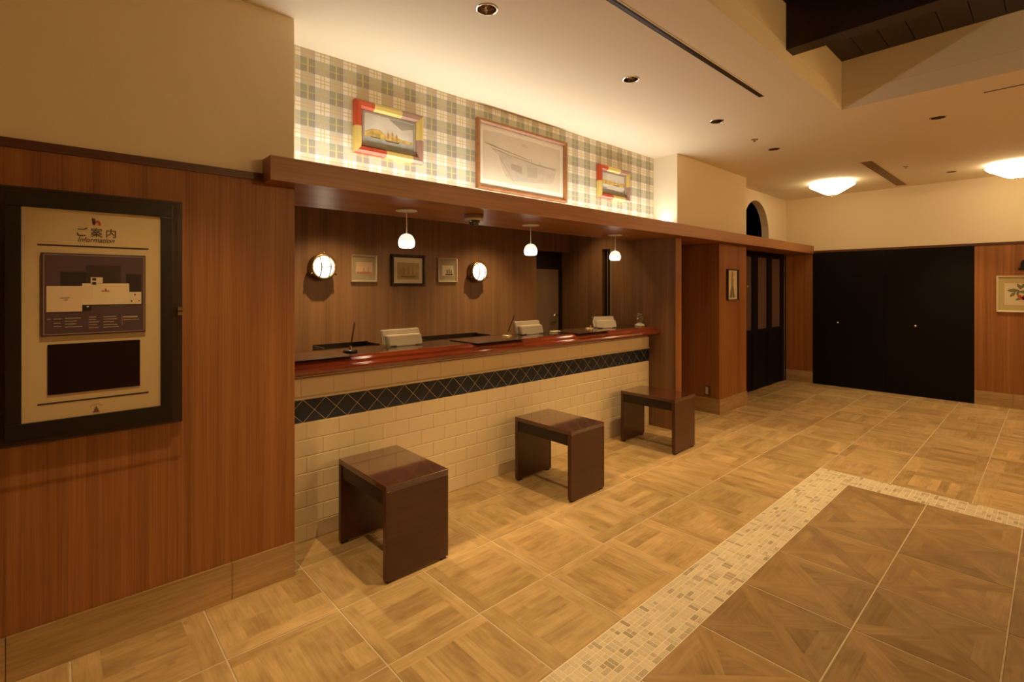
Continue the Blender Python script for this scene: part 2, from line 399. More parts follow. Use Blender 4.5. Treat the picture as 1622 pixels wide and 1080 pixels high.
# mosaic band
Mo = .0489; pieces = []
def module(cx, cy):
    h = Mo/2; r = random.random()
    if r < .42: return [(cx-h/2, cy, h, Mo), (cx+h/2, cy, h, Mo)]
    if r < .74: return [(cx, cy-h/2, Mo, h), (cx, cy+h/2, Mo, h)]
    if r < .88: return [(cx-h/2, cy, h, Mo), (cx+h/2, cy-h/2, h, h), (cx+h/2, cy+h/2, h, h)]
    if r < .95: return [(cx, cy-h/2, Mo, h), (cx-h/2, cy+h/2, h, h), (cx+h/2, cy+h/2, h, h)]
    return [(cx, cy, Mo, Mo)]
nx = int((4.546+.9)/Mo)
for i in range(nx):
    for j in range(5): pieces += module(4.546-Mo*(i+.5), YI+Mo*(j+.5))
for i in range(34):
    for j in range(5): pieces += module(XI+Mo*(j+.5), YI-Mo*(i+.5))
pieces = [p for p in pieces if p[0] > -.4]
def vis(p):
    x, y = p[0], p[1]; d = x*.6757+y*.7372; u = 811+791.94*(x*.7372-y*.6757)/max(d, .05); v = 454.5+791.94*1.4525/max(d, .05)
    return (-10 < u < 1632) and v < 1085 and d > .1
pieces.sort(key=lambda p: (not vis(p), p[0]**2+p[1]**2))
MM = {}
def mosaic_mesh(w, l):
    key = (round(w, 4), round(l, 4))
    if key not in MM:
        a, b = w/2-.0016, l/2-.0016; c = .0006
        vs = [(sx*(a-c), sy*(b-c), -.0003) for sx, sy in ((-1,-1),(1,-1),(1,1),(-1,1))]+[(sx*a, sy*b, -.0012) for sx, sy in ((-1,-1),(1,-1),(1,1),(-1,1))]+[(sx*a, sy*b, -.006) for sx, sy in ((-1,-1),(1,-1),(1,1),(-1,1))]
        fs = [(0,1,2,3)]+[(l_*4+k, (l_+1)*4+k, (l_+1)*4+(k+1) % 4, l_*4+(k+1) % 4) for l_ in range(2) for k in range(4)]
        b_ = MB(); b_.add(vs, fs); me = b_.mesh('mosaic_piece'); me.materials.append(STONE)
        if me.polygons[0].normal.z < 0: me.flip_normals()
        MM[key] = me
    return MM[key]
for x, y, w, l in pieces[:300]:
    o = bpy.data.objects.new('mosaic_piece', mosaic_mesh(w, l)); link(o, floor); o.location = (x, y, 0)
mb = MB(); vals = []
for x, y, w, l in pieces[300:]:
    me = mosaic_mesh(w, l); mb.add([(v.co.x+x, v.co.y+y, v.co.z) for v in me.vertices], [tuple(p.vertices) for p in me.polygons]); vals += [random.random()]*len(me.polygons)
o = mb.build('mosaic_remainder', STONE, floor, kind='stuff')
a = o.data.attributes.new('plank', 'FLOAT', 'FACE')
for i, v in enumerate(vals[:len(o.data.polygons)]): a.data[i].value = v
MGR = mat('mosaic_grout', (.86, .76, .57), .9)
MB().box(-.9, 4.5485, YI-.002, 1.2895, -.004, -.0009).box(XI-.002, 4.5485, -.9, YI-.002, -.004, -.0009).build('mosaic_bed', MGR, floor)

# ---------------------------------------------------------------- walls
BB = .172     # skirting height
def skirting(name, runs, parent_kind=True):
    """runs: list of (axis, start, end, plane, direction, joints)"""
    base = empty(name, (runs[0][1], runs[0][3], 0) if runs[0][0] == 'x' else (runs[0][3], runs[0][1], 0), kind='structure')
    L = base.location.copy()
    for ax, a, b, plane, dr, joints in runs:
        cuts = [a]+sorted(j for j in joints if a < j < b)+[b]
        for p, q in zip(cuts, cuts[1:]):
            e = .0012; th = .010; lo, hi = sorted((plane, plane+dr*th)); lo, hi = (lo, hi+.004) if dr < 0 else (lo-.004, hi)
            if ax == 'x': o = box('skirting_tile', p+e-L.x, q-e-L.x, lo-L.y, hi-L.y, 0, BB-.001, SKIRT, base)
            else: o = box('skirting_tile', lo-L.x, hi-L.x, p+e-L.y, q-e-L.y, 0, BB-.001, SKIRT, base)
    return base
SKIRT = wood('wood_look_skirting', (.29, .178, .072), (.53, .36, .175), (5, 5, 70), .45, 0)

wl = box('wall_left', -2.1, .893, 2.611, 4.2, 0, ZC, PLASTER, **ST)
box('upper_plaster', -2.1, .893, 2.601, 2.611, 2.0, ZC, PLASTER, wl)
box('wood_panel', -2.1, .893, 2.601, 2.611, BB, 1.966, VEN, wl)
box('panel_return', .893, .896, 2.601, 3.2, 0, 1.954, VEN, wl)
box('trim_1', -2.1, .893, 2.590, 2.611, 1.966, 2.0, RAIL, **ST)
skirting('baseboard_left', [('x', -2.1, .893, 2.601, -1, [-1.61, -.87, -.13, .61])])

# canopy beam over the counter
cb = MB().prism([(.746, 2.483), (8.448, 2.483), (8.448, 2.868), (6.312, 2.868), (6.312, 2.6), (5.58, 2.6), (5.58, 3.18), (.8965, 3.18), (.8965, 2.6), (.746, 2.6)], 'z', 1.955, 2.07)
cb.build('trim_2', VENH, **ST)

wa = box('wall_alcove', .893, 4.652, 2.872, 2.96, 2.07, ZC, PLAID, **ST)
box('wall_upper', 4.65, 6.312, 2.601, 2.97, 2.07, ZC, PLASTER, **ST)
# arch wall
ap = []
cx, rx, zs, za = 7.31, .44, 2.23, 2.672
arch = MB(); prof = [(cx+rx*cos(a), zs+(za-zs)*sin(a)) for a in [pi*i/24 for i in range(25)]]
out = [(6.312, 2.07), (cx-rx, 2.07)]+prof[::-1]+[(cx+rx, 2.07), (8.448, 2.07), (8.448, ZC), (6.312, ZC)]
bm = bmesh.new()
vs = [bm.verts.new((x, 2.87, z)) for x, z in out]; f = bm.faces.new(vs)
ex = bmesh.ops.extrude_face_region(bm, geom=[f]); bmesh.ops.translate(bm, vec=(0, .10, 0), verts=[v for v in ex['geom'] if isinstance(v, bmesh.types.BMVert)])
bmesh.ops.recalc_face_normals(bm, faces=bm.faces[:]); me = bpy.data.meshes.new('wall_arch'); bm.to_mesh(me); bm.free(); me.materials.append(PLASTER)
tag(link(bpy.data.objects.new('wall_arch', me)), **ST)
LOFT = mat('unlit_loft_dark', (.03, .025, .02), .9)  # darkness of the unlit room behind the arch, put into the colour
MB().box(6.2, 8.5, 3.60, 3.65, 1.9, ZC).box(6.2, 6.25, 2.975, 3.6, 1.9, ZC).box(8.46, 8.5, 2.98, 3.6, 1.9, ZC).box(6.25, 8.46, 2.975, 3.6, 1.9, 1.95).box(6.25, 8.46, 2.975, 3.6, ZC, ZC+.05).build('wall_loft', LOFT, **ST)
# pier between passage and sliding door
pier = box('wall_pier', 5.585, 6.305, 2.606, 3.45, 0, 1.954, VEND, **ST)
box('wood_panel', 5.580, 6.312, 2.600, 2.606, BB, 1.954, VEN, pier); box('wood_panel', 5.580, 5.585, 2.606, 3.45, BB, 1.954, VEN, pier)
skirting('baseboard_pier', [('x', 5.572, 6.312, 2.600, -1, []), ('y', 2.601, 3.45, 5.580, -1, [])])
# partition at the end of the counter
part = MB().box(4.63, 4.725, 2.606, 3.40, 0, 1.954).box(4.63, 4.725, 3.185, 3.40, 1.954, 2.4).box(4.63, 4.725, 3.40, 3.525, 1.885, 2.4).box(4.63, 4.725, 3.525, 4.30, 0, 2.4)
part = part.build('wall_partition', VEND, **ST)
box('end_panel', 4.618, 4.730, 2.598, 2.606, 0, 1.954, VEN, part)
d4 = empty('door_4', (4.66, 3.46, 0), kind='structure')
box('door_leaf', .03, .055, -.058, .063, 0, 1.885, BLACK, d4); box('jamb', -.032, .05, -.08, -.045, 0, 1.885, mat('grey_brown_metal', (.30, .23, .15), .4, .4), d4)
box('edge_strip', -.01, .02, -.002, .008, 0, 1.885, MATS['grey_brown_metal'], d4)
# office behind the counter
wo = box('wall_office', .893, 4.04, 4.0, 4.13, 0, 2.4, VEND, **ST)
MB().box(4.04, 4.628, 4.0, 4.13, 1.875, 2.4).build('header', VEND, wo)
door3 = empty('door_3', (4.335, 4.16, 0), kind='structure')
DGREY = mat('brown_grey_door', (.21, .145, .10), .5)
box('door_leaf', -.29, .22, -.03, .02, 0, 1.665, DGREY, door3); box('transom', -.29, .29, -.02, .02, 1.665, 1.90, BLACK, door3); box('jamb', .22, .29, -.03, .02, 0, 1.665, BLACK, door3)
hb = MB(); hb.tube([(.17, -.03, 1.11), (.17, -.07, 1.11), (.08, -.075, 1.11)], .008); hb.lathe([(.0, -.034), (.022, -.034), (.022, -.03)], 16, (.17, 0, 1.11), 'y'); hb.build('lever_handle', CHROME, door3)
box('wall_passage', 4.73, 6.3, 3.46, 3.55, 0, 2.4, VEND, **ST)
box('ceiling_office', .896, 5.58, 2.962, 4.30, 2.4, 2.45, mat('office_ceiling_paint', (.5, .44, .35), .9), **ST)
box('wall_office_end', 4.04, 4.73, 4.30, 4.36, 0, 2.45, VEND, **ST)
# far wall
wb = box('wall_back', 8.461, 8.6, -3.1, 3.02, 0, ZC, PLASTER, **ST)
box('upper_plaster', 8.450, 8.461, -3.1, 2.98, 1.996, ZC, PLASTER, wb)
box('wood_panel', 8.450, 8.461, -3.1, .700, BB, 1.966, VEN, wb); box('wood_panel', 8.450, 8.461, 2.498, 2.90, BB, 1.954, VEN, wb)
box('trim_3', 8.438, 8.461, -3.1, 2.483, 1.966, 1.996, RAIL, **ST)
skirting('baseboard_back', [('y', -3.1, .700, 8.450, -1, [.36, -.09, -.54, -1.0, -1.5, -2, -2.5]), ('y', 2.498, 2.868, 8.450, -1, [])])
d2 = empty('door_2', (8.455, 1.6, 0), kind='structure')
for a, b in ((-.899, -.0015), (.0015, .893)):
    lf = box('door_leaf', -.012, .005, a, b, .004, 1.964, BLACKDOOR, d2)
for yy in (2.172-1.6, 1.278-1.6):
    MB().lathe([(.0, -.030), (.010, -.028), (.012, -.022), (.006, -.016), (.014, -.012)], 16, (-.0, yy, .933), 'x').build('knob', CHROME, d2)
# sliding door at the passage end
d1 = empty('door_1', (7.38, 2.885, 0), kind='structure')
FROST = mat('smoked_frosted_glass', (.13, .075, .058), .35)
x0 = 6.312-7.38; x1 = 8.362-7.38
MB().box(x0, x1, -.015, .03, 1.876, 1.954).build('header', BLACKDOOR, d1)
stiles = [(6.312, 6.40), (6.56, 6.70), (7.177, 7.372), (7.715, 7.882), (8.234, 8.362)]
for a, b in stiles: box('stile', a-7.38, b-7.38, -.012, .03, .004, 1.876, BLACKDOOR, d1)
for (a, b), (c, d) in zip(stiles, stiles[1:]):
    box('bottom_panel', b-7.38, c-7.38, -.002, .024, .004, .80, BLACKDOOR, d1); box('rail', b-7.38, c-7.38, -.010, .028, .80, .850, BLACKDOOR, d1)
    box('pane', b-7.38, c-7.38, .004, .018, .850, 1.876, FROST, d1)
box('edge_strip', 8.362-7.38, 8.372-7.38, -.02, .03, .0, 1.954, mat('brushed_metal', (.55, .45, .33), .35, .8), d1)
box('jamb', 8.372-7.38, 8.449-7.38, -.010, .03, 0, 1.954, BLACKDOOR, d1)
MB().lathe([(.0, -.022), (.014, -.02), (.016, -.012)], 14, (7.02-7.38, 0, 1.46), 'y').build('pull', CHROME, d1)
# walls behind the camera
box('wall_front', -2.25, -2.1, -3.1, 2.7, 0, ZC, PLASTER, **ST)
wr = box('wall_right', -2.1, 8.45, -3.25, -3.1, 0, ZC, PLASTER, **ST)
box('wood_panel', -2.1, 8.45, -3.1, -3.09, 0, 1.96, VEN, wr)

# ---------------------------------------------------------------- ceiling with timber coffer
CX0, CX1, CY0, CY1, CZ = -1.6, 4.436, -2.4, 1.115, 3.172
ceil = MB().box(-2.25, 8.6, CY1, 2.98, ZC, 2.93).box(-2.25, 8.6, -3.25, CY0, ZC, 2.93).box(-2.25, CX0, CY0, CY1, ZC, 2.93).box(CX1, 8.6, CY0, CY1, ZC, 2.93)
ceil = ceil.build('ceiling', CEIL, **ST)
DL = [(.338, 1.876), (1.553, 1.876), (2.769, 1.876), (3.984, 1.876), (5.198, 1.876), (5.194, .643), (7.756, .841)]
bm = bmesh.new(); bm.from_mesh(ceil.data); bm.free()
for i, (x, y) in enumerate(DL):
    c = MB().lathe([(.001, 2.7), (.046, 2.7), (.046, 2.90), (.001, 2.90)], 28, (x, y, 0), smooth=False); co = bpy.data.objects.new('cut', c.mesh('cut')); COL.objects.link(co)
    md = ceil.modifiers.new('hole', 'BOOLEAN'); md.object = co; md.operation = 'DIFFERENCE'; md.solver = 'EXACT'
bpy.context.view_layer.update()
me = bpy.data.meshes.new_from_object(ceil.evaluated_get(bpy.context.evaluated_depsgraph_get())); ceil.modifiers.clear(); ceil.data = me
for o in [o for o in bpy.data.objects if o.name.startswith('cut')]: bpy.data.objects.remove(o)
MB().box(CX0-.1, CX1+.1, CY1, CY1+.08, 2.931, CZ+.1).box(CX1, CX1+.08, CY0, CY1, 2.931, CZ+.1).box(CX0-.1, CX1+.1, CY0-.08, CY0, 2.931, CZ+.1).box(CX0-.08, CX0, CY0, CY1, 2.931, CZ+.1).build('wall_coffer', PLASTER, **ST)
cf = box('ceiling_coffer', CX0-.1, CX1+.08, CY0-.08, CY1+.08, CZ+.02, CZ+.06, DARKWOOD, **ST)
yb = CY1
while yb > CY0:
    o = box('board', CX0, CX1, max(yb-.147, CY0), yb, CZ, CZ+.0195, DARKWOOD, cf, c=.003); yb -= .15
for k, x in enumerate((3.28, 1.72, .16, -1.40)):
    box('trim_%d' % (4+k), x, x+.115, CY0, CY1, 2.893, CZ, DARKWOOD, **ST)

# slot diffusers and grille
def slot(x0, x1, y0, y1, long_x, label):
    e = empty('slot_diffuser', ((x0+x1)/2, (y0+y1)/2, ZC), label, 'air vent', 'ceiling slot diffusers'); L = e.location
    MB().box(x0-L.x, x1-L.x, y0-L.y, y1-L.y, -.0015, .0).build('slot', BLACK, e)
    f = .004
    MB().box(x0-f-L.x, x1+f-L.x, y0-f-L.y, y0-L.y, -.003, 0).box(x0-f-L.x, x1+f-L.x, y1-L.y, y1+f-L.y, -.003, 0).box(x0-f-L.x, x0-L.x, y0-L.y, y1-L.y, -.003, 0).box(x1-L.x, x1+f-L.x, y0-L.y, y1-L.y, -.003, 0).build('frame', CEIL, e)
    if long_x: MB().box(x0-L.x, x1-L.x, y0+.012-L.y, y0+.0135-L.y, -.004, -.0015).build('blade', CHROME, e)
    else: MB().box(x0+.010-L.x, x0+.013-L.x, y0-L.y, y1-L.y, -.004, -.0015).build('blade', BLACK, e)
slot(.9, 3.70, 1.400, 1.434, True, 'long black slot diffuser in the cream ceiling parallel to the counter')
slot(4.745, 4.772, -1.6, .345, False, 'thin black slot diffuser in the ceiling beyond the timber coffer')
e = empty('vent_grille', (7.35, 1.395, ZC), 'long narrow linear vent grille between the two ceiling bowl lamps', 'air vent')
MB().box(-.93, .93, -.052, .052, -.0012, 0).build('backing', mat('vent_dark', (.10, .055, .022), .6), e)
for k in range(6): box('slat', -.93, .93, -.052+.0195*k-.002, -.052+.0195*k+.0045, -.006, -.0012, mat('vent_paint', (.42, .28, .13), .6), e)
for s_ in (-1, 1): box('end_cap', s_*.93-.006, s_*.93+.006, -.056, .056, -.006, 0, CEIL, e)

# ---------------------------------------------------------------- reception counter
C0, C1, CY = .8965, 4.617, 2.905
cnt = empty('reception_counter', (2.757, 3.05, 0), 'long reception counter clad in cream brick tiles with a navy diamond band', 'counter'); L = cnt.location
MB().box(C0-L.x, C1-L.x, CY+.0025-L.y, 3.06-L.y, 0, .931).build('carcass', GROUT, cnt)
def tilebox(name, x0, x1, z0, z1, m, proud=.0, c=.004, g=.0008):
    x0 += .0005; x1 -= .0005; z0 += g; z1 -= g; cx = .0006
    yf = CY-proud-L.y; yb = CY+.010-L.y
    vs = [(x0+cx, yf, z0+c), (x1-cx, yf, z0+c), (x1-cx, yf, z1-c), (x0+cx, yf, z1-c), (x0, yf+.0022, z0), (x1, yf+.0022, z0), (x1, yf+.0022, z1), (x0, yf+.0022, z1), (x0, yb, z0), (x1, yb, z0), (x1, yb, z1), (x0, yb, z1)]
    vs = [(a-L.x, b, c_) for a, b, c_ in vs]
    fs = [(0,1,2,3)]+[(l*4+k, l*4+(k+1) % 4, (l+1)*4+(k+1) % 4, (l+1)*4+k) for l in range(2) for k in range(4)]
    return MB().add(vs, fs).build(name, m, cnt)
TL = .191; rowh = .676/7
for r in range(7):
    x = C0-(TL/2 if r % 2 else 0)-.02
    while x < C1:
        a, b = max(x, C0), min(x+TL, C1)
        if b-a > .012: tilebox('brick_tile', a, b, r*rowh, (r+1)*rowh, CREAMTILE, random.uniform(0, .0006))
        x += TL
x = 1.035-TL
while x < C1:
    a, b = max(x, C0), min(x+TL, C1)
    if b-a > .012: tilebox('brick_tile', a, b, .826, .931, CREAMTILE)
    x += TL
# moulded strip between band and top row
for i in range(19):
    a, b = C0+i*(C1-C0)/19, C0+(i+1)*(C1-C0)/19
    pts = [(CY+.008, .810), (CY-.004, .810), (CY-.009, .813), (CY-.0105, .8175), (CY-.009, .822), (CY-.004, .825), (CY+.008, .825)]
    MB().prism([(p-L.y, q) for p, q in pts], 'x', a+.0008-L.x, b-.0008-L.x).build('moulding_tile', CREAMTILE, cnt)
# diamonds
DP = .1311; zb0, zb1 = .678, .809; zm = (zb0+zb1)/2
def poly_tile(name, pts):
    """pts (x,z) outline, shrunk for the joint"""
    cxm = sum(p[0] for p in pts)/len(pts); czm = sum(p[1] for p in pts)/len(pts)
    # inward offset of each edge by g
    def inset(pts, g):
        res = []; n = len(pts)
        for i in range(n):
            p0, p1, p2 = Vector(pts[i-1]), Vector(pts[i]), Vector(pts[(i+1) % n])
            d1 = (p1-p0).normalized(); d2 = (p2-p1).normalized(); n1 = Vector((-d1.y, d1.x)); n2 = Vector((-d2.y, d2.x))
            b = n1+n2; k = b.dot(n1)
            res.append(tuple(p1+b*(g/max(k, .2))))
        return res
    A = inset(pts, .0032); B = inset(pts, .0019); n = len(pts)
    vs = [(x-L.x, CY-.0008-L.y, z) for x, z in A]+[(x-L.x, CY+.0006-L.y, z) for x, z in B]+[(x-L.x, CY+.010-L.y, z) for x, z in B]
    fs = [tuple(range(n))]+[(l*n+k, l*n+(k+1) % n, (l+1)*n+(k+1) % n, (l+1)*n+k) for l in range(2) for k in range(n)]
    return MB().add(vs, fs).build(name, NAVYTILE, cnt)
def clip(pts):
    for side, X in ((1, C0+.002), (-1, C1-.002)):
        out = []
        for i in range(len(pts)):
            p, q = pts[i], pts[(i+1) % len(pts)]; ip, iq = (p[0]-X)*side >= 0, (q[0]-X)*side >= 0
            if ip: out.append(p)
            if ip != iq: u = (X-p[0])/(q[0]-p[0]); out.append((X, p[1]+u*(q[1]-p[1])))
        pts = out
        if len(pts) < 3: return None
    return pts
for n in range(-2, 30):
    xt = 1.047+DP*n
    for pts in ([(xt, zb0), (xt+DP/2, zm), (xt, zb1), (xt-DP/2, zm)], [(xt+DP/2, zm), (xt+DP, zb1), (xt, zb1)], [(xt, zb0), (xt+DP, zb0), (xt+DP/2, zm)]):
        q = clip(pts)
        if q and abs(sum(q[i-1][0]*q[i][1]-q[i][0]*q[i-1][1] for i in range(len(q)))) > .0008: poly_tile('diamond_tile', q)
# worktop
wt = empty('counter_worktop', (2.757, 2.98, .95), 'glossy black counter worktop with a rounded red lacquered nosing', 'worktop'); L = wt.location
nose = [(2.925, .932), (2.885, .932), (2.870, .940), (2.858, .952), (2.835, .953), (2.810, .955), (2.790, .962), (2.778, .974), (2.776, .985), (2.780, .996), (2.790, 1.003), (2.800, 1.006), (2.806, 1.012), (2.812, 1.024), (2.826, 1.036), (2.850, 1.043), (2.876, 1.046), (2.880, 1.046), (2.880, 1.000), (2.925, 1.000)]
b = MB(); n = len(nose)
b.prism([(p-L.y, q-L.z) for p, q in nose][::-1], 'x', C0-L.x, 4.629-L.x)
no = b.build('nosing', REDLAC, wt)
MB().box(C0-L.x, 4.629-L.x, 2.925-L.y, 3.19-L.y, .934-L.z, 1.045-L.z).box(C0-L.x, 4.629-L.x, 2.880-L.y, 2.925-L.y, 1.000-L.z, 1.045-L.z).build('top_board', BLACKTOP, wt)
box('back_edge', C0-L.x, 4.629-L.x, 3.19-L.y, 3.20-L.y, .960-L.z, 1.046-L.z, REDLAC, wt)
ZT = 1.045

# staff-side desk and black trays
sd = empty('staff_desk', (2.4, 3.42, 0), 'low dark staff desk running behind the reception counter', 'desk')
box('desk_top', -1.45, 1.45, -.215, .17, .93, .96, BLACK, sd)
for x in (-1.40, -.02, 1.36): box('side_panel', x, x+.04, -.19, .14, 0, .93, DARKF, sd)
def tray(x0, x1, label):
    e = empty('document_tray', ((x0+x1)/2, 3.33, .96), label, 'tray'); w = (x1-x0)/2; d = .10
    box('base', -w, w, -d, d, 0, .008, BLACK, e)
    MB().box(-w, w, -d, -d+.012, .008, .085).box(-w, w, d-.012, d, .008, .098).build('long_side', DARKF, e)
    for s_ in (-1, 1): box('short_side', *sorted((s_*w, s_*(w-.012))), -d+.012, d-.012, .008, .092, DARKF, e)
tray(1.30, 1.70, 'black shallow tray behind the counter next to the pen by the timber panel')
tray(2.08, 2.72, 'long black shallow tray behind the counter under the wall lamp shadow')

# writing pads, pens, monitors
def pad(x0, x1, label):
    e = empty('writing_pad', ((x0+x1)/2, 2.93, ZT), label, 'desk pad'); w = (x1-x0)/2
    box('pad_base', -w, w, -.135, .20, 0.0005, .005, BLACK, e, c=.0015); box('leather_top', -w+.004, w-.004, -.131, .196, .005, .007, mat('brown_leather', (.075, .045, .028), .22, coat=.5), e)
pad(.905, 1.30, 'brown writing pad on the worktop against the timber wall')
pad(2.22, 2.70, 'brown writing pad on the worktop left of the middle monitor')
pad(3.34, 3.80, 'dark writing pad on the worktop near the far pen')
def pen(x, y, lean, label, wood_base):
    e = empty('pen_stand', (x, y, ZT+(.0005)), label, 'pen', 'counter pens')
    b = MB(); b.lathe([(0, 0), (.042, 0), (.044, .004), (.043, .012), (.036, .016), (0, .017)], 24); 
    b.build('stand_base', wood_base, e)
    MB().lathe([(.010, .016), (.009, .030), (.006, .040), (.0, .041)], 14, (lean[0]*.02, lean[1]*.02, 0)).build('socket', BRONZE, e)
    p0 = Vector((lean[0]*.02, lean[1]*.02, .034)); d = Vector((lean[0], lean[1], 1)).normalized()
    pb = MB(); pb.tube([p0, p0+d*.03, p0+d*.13, p0+d*.155], [.0035, .0048, .0045, .003]); pb.build('pen_barrel', DARKF, e)
pen(1.365, 2.985, (.16, -.02), 'upright black pen on a black round stand beside the nearest black tray', BLACK)
pen(2.72, 3.03, (.42, -.10), 'slanting dark pen on a pale stand in front of the middle monitor', mat('pale_brass', (.50, .38, .22), .35, .6))
pen(3.80, 3.04, (.40, -.10), 'slanting dark pen on a brass stand beside the last monitor of the counter', MATS['pale_brass'])
def monitor(x, y, rz, w, label):
    e = empty('monitor', (x, y, ZT), label, 'monitor', 'cream desk monitors', rz=rz); w /= 2
    def slab(x0, x1, za, zb, ya, yb, lean):
        pts = [(x0, ya+za*lean, za), (x1, ya+za*lean, za), (x1, yb+za*lean, za), (x0, yb+za*lean, za), (x0, ya+zb*lean, zb), (x1, ya+zb*lean, zb), (x1, yb+zb*lean, zb), (x0, yb+zb*lean, zb)]
        bm = bmesh.new(); V = [bm.verts.new(p) for p in pts]
        for f in ((0,3,2,1),(4,5,6,7),(0,1,5,4),(1,2,6,5),(2,3,7,6),(3,0,4,7)): bm.faces.new([V[i] for i in f])
        bmesh.ops.bevel(bm, geom=bm.edges[:], offset=.006, segments=2, affect='EDGES'); bm.verts.index_update()
        m_ = MB(); m_.add([v.co[:] for v in bm.verts], [[v.index for v in f.verts] for f in bm.faces]); bm.free(); return m_
    slab(-w, w, .008, .112, -.012, .016, .30).build('shell', CREAMPL, e)
    slab(-w*.86, w*.90, .006, .076, -.052, -.010, .30).build('back_cover', CREAMPL, e)
    slab(-w*.93, w*.93, .016, .106, .0155, .018, .30).build('screen', BLACK, e)
    box('foot', -w*.5, w*.5, -.05, .07, 0, .014, CREAMPL, e, c=.004)
monitor(1.80, 3.10, .02, .305, 'cream monitor seen from behind on the worktop, nearest the round wall lamps')
monitor(3.04, 3.10, .02, .31, 'cream monitor seen from behind on the worktop with a slanting pen before it')
monitor(4.05, 3.05, -.30, .25, 'cream monitor turned askew on the worktop near the end partition')
cb_ = empty('name_card', (3.33, 3.06, ZT), 'small white card lying on the worktop beyond the middle monitor', 'card')
box('card', -.05, .05, -.022, .022, .0, .012, WHITEPL, cb_, c=.002)
# glass dome ornament at the end of the counter
e = empty('glass_ornament', (4.535, 2.965, ZT), 'small clear glass tumbler on a pale base at the far end of the counter', 'ornament')
MB().lathe([(0, 0), (.050, 0), (.052, .006), (.046, .016), (.026, .026), (.022, .034), (0, .034)], 24).build('base', WHITEPL, e)
GL = mat('ornament_glass', (.9, .85, .75), .05, spec=.8); GL.node_tree.nodes['Principled BSDF'].inputs['Transmission Weight'].default_value = .95
MB().lathe([(.024, .034), (.034, .050), (.037, .085), (.033, .112), (.020, .125), (0, .129)], 24).build('glass_dome', GL, e)
hb = MB(); hb.tube([(.042*cos(a), 0, .035+.10*sin(a)) for a in [pi*i/14 for i in range(15)]], .0035, 8); hb.build('wire_handle', CHROME, e)

# ---------------------------------------------------------------- stools
def stool(x, y, rz, label):
    e = empty('stool', (x, y, 0), label, 'stool', 'box stools along the counter', rz=rz); w, d, h, th = .185, .275, .478, .032
    box('leg_panel', -w, w, -d, -d+th, .012, h-.028, MAHO, e, c=.003); box('leg_panel', -w, w, d-th, d, .012, h-.028, MAHO, e, c=.003)
    box('seat_top', -w, w, -d, d, h-.028, h, MAHOT, e, c=.003)
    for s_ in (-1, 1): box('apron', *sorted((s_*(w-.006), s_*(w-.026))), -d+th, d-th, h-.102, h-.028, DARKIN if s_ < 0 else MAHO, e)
    for sx in (-1, 1):
        for sy in (-1, 1): box('glide', sx*(w-.03)-.016, sx*(w-.03)+.016, sy*(d-th/2)-.012, sy*(d-th/2)+.012, 0, .012, BLACK, e)
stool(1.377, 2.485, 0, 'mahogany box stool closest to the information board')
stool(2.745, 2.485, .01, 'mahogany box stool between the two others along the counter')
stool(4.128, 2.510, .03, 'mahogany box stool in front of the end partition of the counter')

# ---------------------------------------------------------------- information board
ib = empty('information_board', (.122, 2.601, .87), 'black framed information board with a purple floor plan on the timber wall', 'sign'); L = ib.location
def ibox(name, x0, x1, yf, yb, z0, z1, m, p=ib, **kw): return box(name, x0-L.x, x1-L.x, yf-L.y, yb-L.y, z0-L.z, z1-L.z, m, p, **kw)
YF = 2.560
CREAMB = mat('cream_board', (.55, .42, .235), .55); PURP = mat('purple_plan', (.075, .040, .048), .5); PURP2 = mat('dark_plan_area', (.018, .011, .012), .5); PURP3 = mat('brown_plan_area', (.035, .018, .014), .5)
LITE = mat('plan_room', (.62, .48, .32), .55); LITE2 = mat('plan_hall', (.64, .53, .36), .55); PTXT = mat('plan_text', (.36, .26, .21), .6); IBK = mat('board_ink', (.035, .018, .016), .6); IRED = mat('board_red', (.42, .03, .02), .5)
ibox('back_box', -.148, .409, 2.575, 2.6005, .872, 1.820, DARKF)
fr = [(-.130, .374, 1.748, 1.800), (-.130, .374, .892, .952), (-.130, -.087, .952, 1.748), (.332, .374, .952, 1.748)]
for i, (a, b_, c_, d_) in enumerate(fr): ibox('frame_bar', a, b_, YF-.008, 2.575, c_, d_, BLACK, c=.002)
ibox('face_board', -.087, .332, YF, 2.575, .952, 1.748, CREAMB)
mp = ibox('floor_plan', -.035, .280, YF-.010, YF, 1.267, 1.582, PURP, c=.001)
def plan(fx0, fx1, fy0, fy1, m, k=0, name='plan_area'):
    w, h = .315, .315
    return ibox(name, -.035+fx0*w, -.035+fx1*w, YF-.0112-k*.0004, YF-.0098, 1.582-fy1*h, 1.582-fy0*h, m, mp) if fx1 > fx0 else None
for s_, q in (((.02, .985, .02, .026), 1), ((.02, .985, .975, .981), 1), ((.02, .026, .02, .981), 1), ((.979, .985, .02, .981), 1)): plan(*s_, PTXT, 0, 'border_line')
plan(.17, .448, .225, .40, PURP2, 0); plan(.405, .741, .14, .365, PURP3, 1); plan(.797, .953, .245, .475, PURP2, 0)
plan(.046, .367, .40, .71, LITE, 2); plan(.367, .828, .365, .63, LITE2, 2); plan(.448, .563, .29, .37, LITE2, 2); plan(.828, .953, .475, .63, LITE2, 3); plan(.367, .470, .41, .555, LITE, 3)
plan(.367, .455, .64, .70, PURP2, 1); plan(.41, .43, .645, .66, LITE2, 2)
for a in (.30, .35): plan(.462, .50, a, a+.03, PURP2, 4)
for a, b_, c_ in ((.17, .25, .535), (.19, .235, .56)): plan(a, b_, c_, c_+.012, PTXT, 4, 'print_line')
plan(.55, .63, .455, .465, IRED, 4, 'print_line'); plan(.585, .60, .43, .45, IRED, 4, 'print_line')
for a, b_ in ((.88, .895), (.845, .86), (.925, .935)): plan(a, b_, .50 if a == .88 else .58, .52 if a == .88 else .60, IBK, 4, 'print_line')
